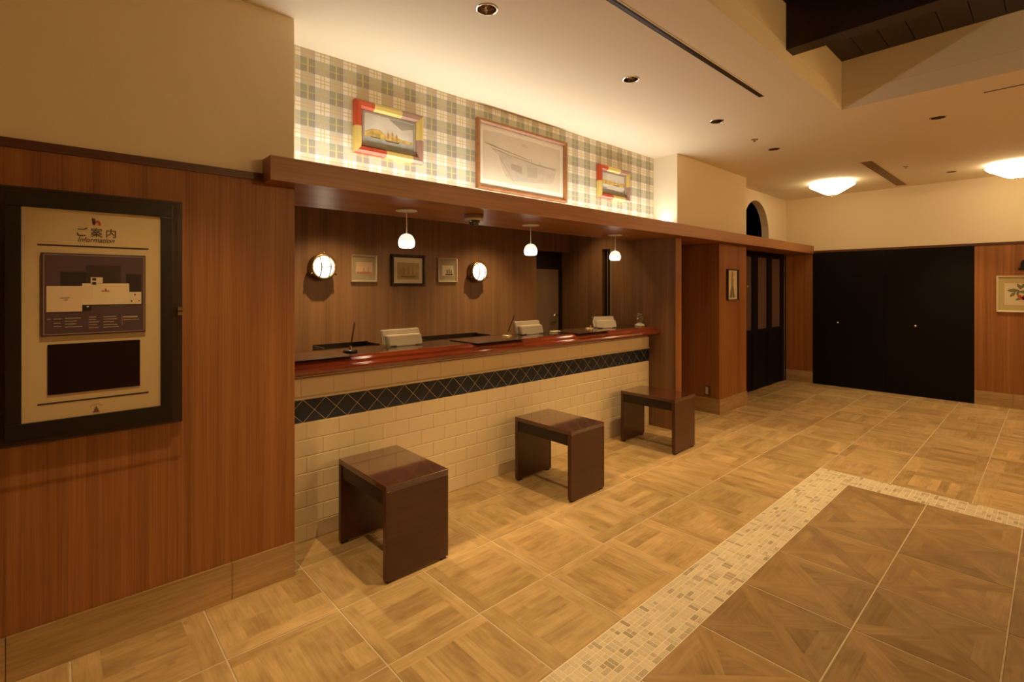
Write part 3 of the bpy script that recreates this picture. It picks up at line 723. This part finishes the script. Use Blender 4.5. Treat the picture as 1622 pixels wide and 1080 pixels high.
random.seed(3)
for (a, b_, ys) in ((.05, .10, (.79,)), (.11, .19, (.79, .84, .88)), (.21, .38, (.785, .82, .855, .89)), (.43, .53, (.78, .81, .84, .875, .91)), (.57, .73, (.78, .81, .845, .88, .91)), (.765, .95, (.785, .825))):
    for y_ in ys: plan(a, a+(b_-a)*random.uniform(.6, 1), y_, y_+(.02 if (a > .7 and y_ < .8) else .010), PTXT, 0, 'print_line')
plan(.752, .756, .775, .90, PTXT, 0, 'print_line')
ibox('screen', -.017, .262, YF-.004, YF, 1.046, 1.236, mat('dark_screen', (.012, .008, .007), .12, coat=.6))
for z in (1.6105, 1.0145): ibox('rule_line', -.045, .291, YF-.0012, YF, z-.0028, z+.0028, IBK)
for ch, dx in (('ご', -.045), ('案', .0), ('内', .045)): text('lettering', ch, .038, (.124+dx-L.x, YF-.0008-L.y, 1.664-L.z), IBK, ib, ext=.0008)
text('lettering', 'Information', .026, (.124-L.x, YF-.0008-L.y, 1.6365-L.z), IBK, ib, shear=.3, ext=.0008, width=.112)
lg = MB(); pz = lambda pts: [(x-L.x, z-L.z) for x, z in pts]
lg.prism(pz([(.110, 1.722), (.115, 1.722), (.119, 1.697), (.113, 1.697)]), 'y', YF-.002-L.y, YF-L.y).prism(pz([(.117, 1.722), (.121, 1.718), (.1195, 1.705), (.117, 1.705)]), 'y', YF-.002-L.y, YF-L.y).build('logo_stroke', IBK, ib)
rg = MB(); arc = [(.127+.0095*cos(a), 1.703+.0115*sin(a)) for a in [pi*(1-i/10) for i in range(11)]]; arc2 = [(.1265+.0042*cos(a), 1.701+.0055*sin(a)) for a in [pi*i/10 for i in range(11)]]
rg.prism(pz(arc+[(.1365, 1.696), (.1315, 1.696)]+arc2), 'y', YF-.002-L.y, YF-L.y).build('logo_arch', IRED, ib)
# crest at the foot: dome on a stepped base under an arc of tiny letters
BRN = mat('crest_brown', (.14, .075, .035), .6); cz = .972
cr = MB(); cr.prism(pz([(.113, cz-.012), (.133, cz-.012), (.133, cz-.008), (.113, cz-.008)]), 'y', YF-.0015-L.y, YF-L.y).prism(pz([(.1155, cz-.0075), (.1305, cz-.0075), (.1285, cz+.001), (.126, cz+.006), (.124, cz+.012), (.1225, cz+.012), (.120, cz+.006), (.1175, cz+.001)]), 'y', YF-.0015-L.y, YF-L.y)
cr.build('crest', BRN, ib)
for i in range(9):
    a = pi*(.18+.64*i/8); xx, zz = .123+.021*cos(a), cz+.0035+.016*sin(a)
    MB().box(xx-.0012-L.x, xx+.0012-L.x, YF-.0014-L.y, YF-L.y, zz-.0013-L.z, zz+.0013-L.z).build('crest_letter', BRN, ib)
ibox('cover_pane', -.143, .404, 2.540, 2.5435, .878, 1.815, PANE)
for a, b_, c_, d_ in ((-.145, .406, 1.814, 1.8175), (-.145, .406, .8755, .879), (.4035, .407, .879, 1.814), (-.146, -.1425, .879, 1.814)): ibox('pane_edge', a, b_, 2.5395, 2.544, c_, d_, DARKF)
for z in (1.34, 1.36): ibox('hinge', .390, .411, 2.538, 2.576, z-.008, z+.006, BRONZE)

# ---------------------------------------------------------------- pictures
def plate(name, pts, y, m, parent, t=.0008): return MB().prism(pts, 'y', y-t, y).build(name, m, parent)
def frame_bars(e, w, h, bw, depth, m, y=0, name='frame_bar'):
    """mitred mouldings round an opening of outer size w x h centred on (0,h/2)"""
    X, Z0, Z1 = w/2, 0, h
    sides = [((-X, Z0), (X, Z0), (X-bw, Z0+bw), (-X+bw, Z0+bw)), ((X, Z0), (X, Z1), (X-bw, Z1-bw), (X-bw, Z0+bw)), ((X, Z1), (-X, Z1), (-X+bw, Z1-bw), (X-bw, Z1-bw)), ((-X, Z1), (-X, Z0), (-X+bw, Z0+bw), (-X+bw, Z1-bw))]
    for a, b_, c_, d_ in sides:
        mid = lambda p, q, u: (p[0]+(q[0]-p[0])*u, p[1]+(q[1]-p[1])*u)
        vs = []
        prof = [(0, 0), (0, -depth*.8), (.25, -depth), (.6, -depth*.92), (1, -depth*.55), (1, 0)]
        for u, yy in prof:
            p, q = mid(a, d_, u), mid(b_, c_, u); vs += [(p[0], y+yy, p[1]), (q[0], y+yy, q[1])]
        n = len(prof); fs = [(2*i, 2*i+1, 2*((i+1) % n)+1, 2*((i+1) % n)) for i in range(n)]+[tuple(2*i for i in range(n)), tuple(2*i+1 for i in range(n))[::-1]]
        MB().add(vs, fs).build(name, m, e)
def wall_pic(name, x0, x1, z0, z1, ywall, fm, bw, depth, label, group, mount, mb, rz=0):
    e = empty(name, ((x0+x1)/2, ywall, z0), label, 'picture', group, rz=rz); w, h = x1-x0, z1-z0
    box('backing', -w/2+.003, w/2-.003, -.006, -.0005, .003, h-.003, DARKF, e)
    frame_bars(e, w, h, bw, depth, fm)
    box('mount', -w/2+bw*.9, w/2-bw*.9, -.009, -.006, bw*.9, h-bw*.9, mount, e)
    return e, w, h
def ship(e, cx, cz, s, y, m, sails=None, masts=3):
    hull = [(cx-.5*s, cz+.02*s), (cx-.42*s, cz-.07*s), (cx+.38*s, cz-.07*s), (cx+.5*s, cz+.05*s), (cx+.3*s, cz+.015*s), (cx-.3*s, cz+.01*s)]
    plate('ship_hull', hull, y, m, e)
    for k in range(masts):
        x = cx-.28*s+k*.56*s/max(masts-1, 1); hh = (.55, .62, .5)[k % 3]*s
        plate('mast', [(x-.008*s, cz), (x+.008*s, cz), (x+.004*s, cz+hh), (x-.004*s, cz+hh)], y, m, e)
        if sails:
            for i in range(2):
                zz = cz+hh*(.18+.36*i); ww = .085*s*(1-.25*i)
                plate('sail', [(x-ww, zz), (x+ww, zz), (x+ww*.8, zz+hh*.30), (x-ww*.8, zz+hh*.30)], y+.0002, sails, e)
YB = 4.0; GO = 'framed ship prints on the office wall'
e, w, h = wall_pic('framed_print', 1.832, 2.065, 1.494, 1.725, YB, SILVERF, .014, .022, 'silver framed print of a red hazy ship on the office wall', GO, MATTAN, 0)
box('paper', -.075, .075, -.0105, -.009, .068, .170, mat('pinkish_paper', (.56, .40, .29), .85), e); plate('wash', [(-.068, .073), (.068, .073), (.068, .086), (-.068, .088)], -.0106, RUST, e); ship(e, .018, .088, .07, -.0112, RUST, mat('rosy_wash', (.40, .25, .17), .9), 2)
e, w, h = wall_pic('framed_print', 2.202, 2.552, 1.461, 1.744, YB, DARKF, .026, .034, 'dark wood framed print of a yellowed sailing ship on the office wall', GO, MOUNT, 0)
box('paper', -.112, .112, -.0105, -.009, .060, .212, PAPERY, e); ship(e, .0, .090, .17, -.0106, mat('ochre_ink', (.30, .22, .10), .9), mat('ochre_wash', (.45, .34, .17), .9), 3)
e, w, h = wall_pic('framed_print', 2.696, 2.922, 1.499, 1.733, YB, SILVERF, .014, .022, 'silver framed print of a black three-masted ship on the office wall', GO, MATTAN, 0)
box('paper', -.062, .070, -.0105, -.009, .062, .162, PAPER, e); ship(e, .020, .076, .098, -.0106, mat('black_ink', (.03, .025, .02), .9), None, 3); ship(e, .020, .080, .085, -.0109, MATS['black_ink'], MATS['black_ink'], 3)

GA = 'paintings on the plaid wallpaper'
def colour_painting(x0, x1, z0, z1, label, harbour):
    e = empty('framed_painting', ((x0+x1)/2, 2.872, z0), label, 'painting', GA); w, h = x1-x0, z1-z0; bw, dp = .052, .045
    box('backing', -w/2+.01, w/2-.01, -.012, -.0005, .01, h-.01, DARKF, e)
    X = w/2
    def seg(side, u0, u1, m):
        # side outline runs: l (bottom-up), r (bottom-up), t (left-right), b (left-right); u along the side
        vs = []; prof = [(0, 0), (0, -dp*.75), (.3, -dp), (.7, -dp*.9), (1, -dp*.35), (1, 0)]
        for u, yy in prof:
            ins = bw*u
            def P(tt):
                if side in 'lr':
                    sx = -1 if side == 'l' else 1; z = tt*h; z = min(max(z, ins), h-ins); return (sx*(X-ins), yy, z)
                x = -X+tt*w; x = min(max(x, -X+ins), X-ins); return (x, yy, h-ins if side == 't' else ins)
            vs += [P(u0), P(u1)]
        n = len(prof); fs = [(2*i, 2*i+1, 2*((i+1) % n)+1, 2*((i+1) % n)) for i in range(n)]+[tuple(2*i for i in range(n)), tuple(2*i+1 for i in range(n))[::-1]]
        MB().add(vs, fs).build('frame_segment', m, e)
    for a in (('l', .5, 1, RED), ('l', 0, .5, YEL), ('t', 0, .26, RED), ('t', .26, .66, YEL), ('t', .66, 1, MAUVE), ('r', .48, 1, YEL), ('r', 0, .48, MAUVE), ('b', 0, .43, RED), ('b', .43, .83, YEL), ('b', .83, 1, MAUVE)): seg(*a)
    frame = MB(); iw, ih = w/2-bw, h-bw
    for a, b_, c_, d_ in ((-iw, iw, bw, bw+.014), (-iw, iw, ih-.014, ih), (-iw, -iw+.014, bw+.014, ih-.014), (iw-.014, iw, bw+.014, ih-.014)): box('fillet', a, b_, -.022, -.012, c_, d_, FILLET, e)
    iw -= .014; z_0, z_1 = bw+.014, ih-.014; hh = z_1-z_0; yy = -.014
    sky = box('canvas', -iw, iw, yy, -.012, z_0, z_1, mat('sky_paint', (.72, .68, .57), .8, var=.12, bscale=9), e)
    plate('sea_paint', [(-iw, z_0), (iw, z_0), (iw, z_0+hh*.26), (-iw, z_0+hh*.26)], yy, mat('sea_paint', (.40, .41, .36), .8, var=.15, bscale=20), e)
    OCH = mat('ochre_paint', (.62, .44, .12), .85, var=.3, bscale=40); DK = mat('ship_paint', (.16, .10, .05), .85); ORG = mat('orange_paint', (.60, .32, .08), .85)
    if harbour:
        plate('cloud_paint', [(0, z_1-hh*.02), (iw*.5, z_1-hh*.30), (iw, z_1-hh*.18), (iw, z_1), (0, z_1)], yy, mat('cloud_paint', (.40, .38, .31), .8), e)
        pts = [(-iw, z_0+hh*.26), (iw, z_0+hh*.26), (iw, z_0+hh*.34), (iw*.5, z_0+hh*.36), (iw*.2, z_0+hh*.44), (-iw*.1, z_0+hh*.38), (-iw*.4, z_0+hh*.54), (-iw*.7, z_0+hh*.52), (-iw, z_0+hh*.36)]
        plate('town_paint', pts, yy-.0003, OCH, e)
        ship(e, -iw*.55, z_0+hh*.27, iw*.42, yy-.0006, DK, None, 2); ship(e, iw*.12, z_0+hh*.24, iw*.62, yy-.0006, DK, ORG, 3); ship(e, iw*.72, z_0+hh*.27, iw*.3, yy-.0006, ORG, None, 2)
    else:
        plate('shore_paint', [(-iw, z_0+hh*.42), (iw, z_0+hh*.42), (iw, z_0+hh*.66), (iw*.55, z_0+hh*.56), (-iw*.2, z_0+hh*.60), (-iw, z_0+hh*.66)], yy-.0003, OCH, e)
        plate('surf_paint', [(-iw*.7, z_0+hh*.18), (iw*.8, z_0+hh*.14), (iw*.9, z_0+hh*.38), (-iw*.2, z_0+hh*.42)], yy-.0005, mat('surf_paint', (.66, .62, .54), .8), e)
        ship(e, iw*.25, z_0+hh*.45, iw*.55, yy-.0006, DK, None, 2)
    box('glass', -iw, iw, -.0185, -.017, z_0, z_1, PANE, e)
colour_painting(1.328, 1.805, 2.264, 2.582, 'harbour painting in a red, yellow and mauve frame beside the plaster wall end', True)
colour_painting(3.688, 4.176, 2.279, 2.586, 'shore painting in a red, yellow and mauve frame near the white wall return', False)
e, w, h = wall_pic('framed_drawing', 2.268, 3.247, 2.174, 2.688, 2.872, BROWNF, .030, .040, 'large pale drawing of a ship hull in a brown wooden frame on the plaid wallpaper', GA, MOUNT, 0)
e['category'] = 'picture'
box('paper', -.42, .42, -.0105, -.009, .075, .44, mat('drawing_paper', (.60, .51, .38), .85, var=.04, bscale=8), e)
hw = [(-.33, .31), (-.27, .275), (-.24, .20), (-.20, .13), (-.12, .10), (.30, .135), (.33, .16), (.37, .255), (.36, .275), (.10, .262), (-.05, .27), (-.2, .30)]
plate('ship_hull', hw, -.0106, mat('hull_wash', (.50, .42, .305), .9, var=.1, bscale=15), e)
for pts, m_ in (([(-.14, .19), (-.03, .17), (-.03, .225), (-.14, .235)], mat('umber_wash', (.40, .31, .22), .9)), ([(.03, .155), (.14, .16), (.14, .245), (.03, .235)], mat('umber_wash2', (.44, .37, .26), .9)), ([(-.13, .115), (.05, .118), (0, .145), (-.1, .14)], mat('blue_wash', (.46, .43, .37), .9))): plate('hull_room', pts, -.0114, m_, e)
for a, b_ in (((-.34, .315), (.10, .268)), ((-.36, .34), (.05, .29)), ((.10, .268), (.37, .258)), ((-.27, .275), (-.12, .10)), ((.0, .30), (.0, .265)), ((.08, .315), (.08, .265)), ((.17, .30), (.17, .262)), ((-.41, .345), (-.30, .335))):
    d_ = Vector((b_[0]-a[0], b_[1]-a[1])).normalized(); n_ = Vector((-d_.y, d_.x))*.0018
    plate('drawn_line', [(a[0]-n_.x, a[1]-n_.y), (b_[0]-n_.x, b_[1]-n_.y), (b_[0]+n_.x, b_[1]+n_.y), (a[0]+n_.x, a[1]+n_.y)], -.0116, INKL, e)
for z_ in (.39, .40): box('drawn_caption', -.03, .035, -.0116, -.0106, z_-.001, z_+.001, INKL, e)
box('glass', -w/2+.03, w/2-.03, -.0195, -.018, .03, h-.03, PANE, e)

e, w, h = wall_pic('framed_figure_print', 5.755, 6.040, 1.297, 1.660, 2.600, DARKF, .012, .030, 'narrow framed print of a standing figure on the timber pier', None, PAPER, 0)
FIG = mat('figure_grey', (.17, .15, .10), .9); FY = mat('figure_yellow', (.36, .25, .06), .9)
plate('figure_legs', [(-.075, .03), (-.005, .03), (.0, .14), (.005, .03), (.065, .03), (.03, .165), (-.03, .165)], -.0096, FIG, e); plate('figure_body', [(-.035, .165), (.03, .165), (.04, .25), (.015, .275), (-.02, .275), (-.045, .25)], -.0096, mat('figure_coat', (.33, .27, .17), .9), e)
plate('figure_head', [(-.03+.0, .275), (.02, .275), (.03, .31), (.01, .34), (-.015, .34), (-.03, .31)], -.0097, FY, e)
# botanical print on the far wall
e = empty('botanical_print', (8.450, .262, 1.149), 'cream framed botanical print with red berries on the timber wall', 'picture', rz=-pi/2); w, h = .484, .438
CRF = mat('cream_frame_paint', (.62, .52, .33), .5); MGREEN = mat('olive_mount', (.46, .37, .18), .85); LEAF = mat('leaf_paint', (.17, .17, .07), .9); BERRY = mat('berry_paint', (.50, .09, .03), .9)
box('backing', -w/2+.003, w/2-.003, -.006, -.0005, .003, h-.003, DARKF, e); frame_bars(e, w, h, .022, .024, CRF); box('mount', -w/2+.02, w/2-.02, -.009, -.006, .02, h-.02, MGREEN, e)
box('paper', -.17, .17, -.0105, -.009, .085, .350, mat('botanical_paper', (.62, .52, .36), .85), e)
def leaf(cx, cz, ln, ang, m):
    pts = [(cx+ln*.5*u*cos(ang)-v*sin(ang), cz+ln*.5*u*sin(ang)+v*cos(ang)) for u, v in ((-1, 0), (-.5, -ln*.16), (.2, -ln*.2), (1, 0), (.2, ln*.2), (-.5, ln*.16))]; plate('leaf', pts, -.0106, m, e)
for a in ((-.095, .262, .11, .05), (-.10, .215, .08, .9), (-.045, .31, .08, 2.0), (-.01, .32, .08, 1.0), (.0, .245, .10, -.1), (-.055, .235, .07, 1.3), (.09, .275, .12, .2), (.12, .23, .09, .7), (-.045, .165, .08, .5), (.05, .31, .09, .9)): leaf(*a, LEAF)
for cx_, cz_ in ((-.045, .195), (-.015, .185), (.005, .195), (-.02, .165), (.0, .168)): plate('berry', [(cx_+.018*cos(2*pi*k/10), cz_+.018*sin(2*pi*k/10)) for k in range(10)], -.0110, BERRY, e)
# iron ornament above it
e = empty('iron_ornament', (8.450, .262, 1.655), 'small black iron ornament above the botanical print', 'ornament', rz=-pi/2)
MB().prism([(-.055, 0), (.055, 0), (.055, .018), (.036, .028), (.034, .075), (.024, .105), (.010, .12), (-.010, .12), (-.024, .105), (-.034, .075), (-.036, .028), (-.055, .018)], 'y', -.018, -.0005).build('silhouette', BLACK, e)
MB().lathe([(0, -.024), (.012, -.023), (.014, -.018)], 14, (0, 0, .06), 'y').build('boss', BLACK, e)

# ---------------------------------------------------------------- lamps
def emis(name, col, s): return mat(name, (.9, .88, .82), .3, emit=col, es=s)
PEND = emis('lit_opal_glass', (1, .90, .74), 2.4); PENDT = emis('opal_glass_top', (1, .88, .75), 1.0)
def pendant(x, label):
    e = empty('pendant_lamp', (x, 2.858, 1.955), label, 'pendant lamp', 'opal pendants over the counter')
    MB().lathe([(0, -.012), (.068, -.011), (.070, -.006), (.066, 0)], 32).build('canopy', WHITEPL, e)
    MB().tube([(0, 0, -.010), (0, 0, -.165)], .0035, 8).build('rod', WHITEPL, e)
    MB().lathe([(.0, -.155), (.012, -.156), (.028, -.162), (.041, -.174), (.0495, -.190), (.053, -.205)], 28).build('shade_top', PENDT, e)
    MB().lathe([(.053, -.205), (.0535, -.218), (.052, -.232), (.047, -.243), (.038, -.249), (0, -.251)], 28).build('shade', PEND, e)
    l = bpy.data.lights.new('pendant_bulb', 'POINT'); l.energy = .6; l.color = WARM2; l.shadow_soft_size = .05
    o = bpy.data.objects.new('pendant_bulb', l); link(o, e); o.location = (0, 0, -.30)
pendant(1.690, 'white opal pendant lamp above the nearest monitor'); pendant(2.822, 'white opal pendant lamp in front of the office doorway'); pendant(3.955, 'white opal pendant lamp near the end partition')
BULK = emis('lit_bulkhead_glass', (1, .93, .80), 2.6)
def bulkhead(x, z, label):
    e = empty('bulkhead_lamp', (x, 4.0, z), label, 'wall lamp', 'round marine lamps on the office wall')
    MB().lathe([(.0, -.0005), (.100, -.0005), (.100, -.012), (.092, -.020), (.092, -.062), (.102, -.066), (.104, -.082), (.098, -.090), (.087, -.088), (.084, -.076)], 36, axis='y').build('housing', BRONZE, e)
    MB().lathe([(.085, -.078), (.078, -.096), (.060, -.110), (.033, -.119), (0, -.122)], 32, axis='y').build('glass_dome', BULK, e)
    cg = MB(); arcp = lambda k: -.086-.044*sin(pi*k/12)
    for xx in (-.036, .036): cg.tube([(xx, arcp(k), -.082+.164*k/12) for k in range(13)], .0045, 6)
    cg.tube([(-.092+.184*k/12, arcp(k), 0) for k in range(13)], .0030, 6); cg.build('cage', BRONZE, e)
    for a in (pi/2, pi/2+2*pi/3, pi/2-2*pi/3):
        MB().tube([(.100*cos(a), -.076, .100*sin(a)), (.120*cos(a), -.076, .120*sin(a))], .008, 8).build('screw_lug', BRONZE, e)
bulkhead(1.575, 1.612, 'round bronze bulkhead lamp left of the ship prints'); bulkhead(3.150, 1.606, 'round bronze bulkhead lamp between the ship prints and the doorway')
BOWL = emis('lit_bowl_glass', (1, .86, .60), 4.5)
def bowl(x, y, label, power=4):
    e = empty('ceiling_lamp', (x, y, ZC), label, 'ceiling lamp', 'white bowl lamps on the ceiling')
    MB().lathe([(.0, -.001), (.13, -.001), (.13, -.012), (.10, -.02)], 28).build('ceiling_plate', WHITEPL, e)
    MB().lathe([(.245, -.030), (.252, -.040), (.235, -.062), (.195, -.085), (.150, -.112), (.105, -.140), (.065, -.160), (.03, -.168), (0, -.169)], 60, lobes=15, amp=.018).build('glass_bowl', BOWL, e)
    MB().lathe([(0, -.166), (.016, -.168), (.018, -.176), (.008, -.186), (0, -.190)], 14).build('finial', BRONZE, e)
    l = bpy.data.lights.new('bowl_bulb', 'POINT'); l.energy = power; l.color = (1, .64, .265); l.shadow_soft_size = .12
    o = bpy.data.objects.new('bowl_bulb', l); link(o, e); o.location = (0, 0, -.30)
bowl(7.374, 1.96, 'white glass bowl ceiling lamp close to the arch wall'); bowl(7.70, .30, 'white glass bowl ceiling lamp out beyond the long vent grille')
for x_, y_, lab_ in ((7.7, -1.5, 'added unseen bowl lamp for fill light along the far wall past the botanical print'), (5.4, -2.75, 'added unseen bowl lamp for fill light by the lobby wall opposite the passage'), (2.9, -2.75, 'added unseen bowl lamp for fill light by the lobby wall opposite the middle stool')): bowl(x_, y_, lab_, 3 if x_ > 6 else 58)  # extra bowl lamps added out of view to supply fill light
CANI = mat('dark_reflector', (.50, .38, .26), .16, 1)
def downlight(i, x, y, power, half):
    lab = ['recessed downlight in the ceiling over the timber panel wall', 'recessed downlight in the ceiling above the nearest stool', 'recessed downlight in the ceiling above the middle stool', 'recessed downlight in the ceiling above the farthest stool', 'recessed downlight in the ceiling before the passage pier', 'recessed downlight in the ceiling beside the thin slot diffuser', 'recessed downlight in the ceiling before the black far doors'][i]
    e = empty('downlight', (x, y, ZC), lab, 'downlight', 'recessed downlights')
    MB().lathe([(.045, -.001), (.045, -.003), (.054, -.004), (.056, -.0005)], 32).build('ring', CHROME, e)
    MB().lathe([(.0448, -.002), (.043, .03), (.0395, .070), (.0, .072)], 32).build('reflector', CANI, e)
    MB().lathe([(.030, .070), (.030, .045), (.024, .040), (0, .040)], 24).build('lamp_face', CHROME, e)
    s = spot_light('downlight_beam', (0, 0, 0), power, half, .7); s.parent = e; s.location = (0, 0, -.006)
for i, (x, y) in enumerate(DL): downlight(i, x, y, (86, 93, 98, 98, 44, 86, 85)[i], 38)
# office downlights in the ceiling behind the canopy
for i, x in enumerate((1.63, 3.21, 4.28)):
    e = empty('office_downlight', (x, 3.47, 2.4), 'recessed office downlight above the %s' % ('wall lamp beside the panel end', 'wall lamp beside the doorway', 'doorway')[i], 'downlight', 'office downlights')
    MB().lathe([(.040, -.004), (.052, -.004), (.054, -.0005)], 28).build('ring', CHROME, e); MB().lathe([(.040, -.004), (.03, -.001), (0, -.001)], 28).build('reflector', CANI, e)
    s = spot_light('office_beam', (0, 0, 0), 108 if i < 2 else 30, 47, .9, WARM); s.parent = e; s.location = (0, 0, -.008)
# light strip fitting in the cove
e = empty('cove_strip', (2.77, 2.74, 2.07), 'linear light fitting hidden on top of the canopy below the wallpaper', 'light strip')
box('channel', -1.85, 1.85, -.03, .03, 0, .022, WHITEPL, e)

# ---------------------------------------------------------------- small fittings
e = empty('security_camera', (2.154, 2.74, 1.955), 'brown dome security camera under the canopy', 'camera')
MB().lathe([(.050, 0), (.052, -.006), (.048, -.022), (.040, -.030), (.030, -.032)], 28).build('housing', mat('camera_shell', (.22, .13, .08), .4), e)
MB().lathe([(.034, -.030), (.031, -.044), (.020, -.056), (0, -.061)], 24).build('dome', mat('camera_dome', (.02, .012, .01), .08, coat=1), e)
MB().lathe([(.048, -.020), (.051, -.024), (.049, -.031), (.034, -.032)], 28).build('collar', mat('camera_collar', (.55, .45, .33), .4), e)
e.scale = (1.3, 1.3, 1.3)
e = empty('wall_outlet', (5.580, 2.735, .256), 'small beige power outlet low on the side of the timber pier', 'outlet')
box('cover_plate', -.006, -.0005, -.036, .036, -.058, .058, mat('brown_plate', (.10, .06, .035), .5), e, c=.002); box('socket', -.010, -.006, -.006, .024, -.042, .042, mat('beige_plastic', (.62, .50, .34), .45), e, c=.001)
for (x, y, lab) in ((4.732, 1.876, 'tiny sprinkler head in the ceiling between the last two counter downlights'), (7.05, 1.15, 'tiny sprinkler head in the ceiling beside the vent grille')):
    e = empty('sprinkler_head', (x, y, ZC), lab, 'sprinkler', 'ceiling sprinkler heads')
    MB().lathe([(0, -.008), (.016, -.007), (.018, -.004), (.030, -.003), (.032, -.0005)], 20).build('rosette', CHROME, e)
    MB().lathe([(0, -.022), (.012, -.021), (.012, -.018), (.004, -.017), (.004, -.008)], 14).build('deflector', BRONZE, e)
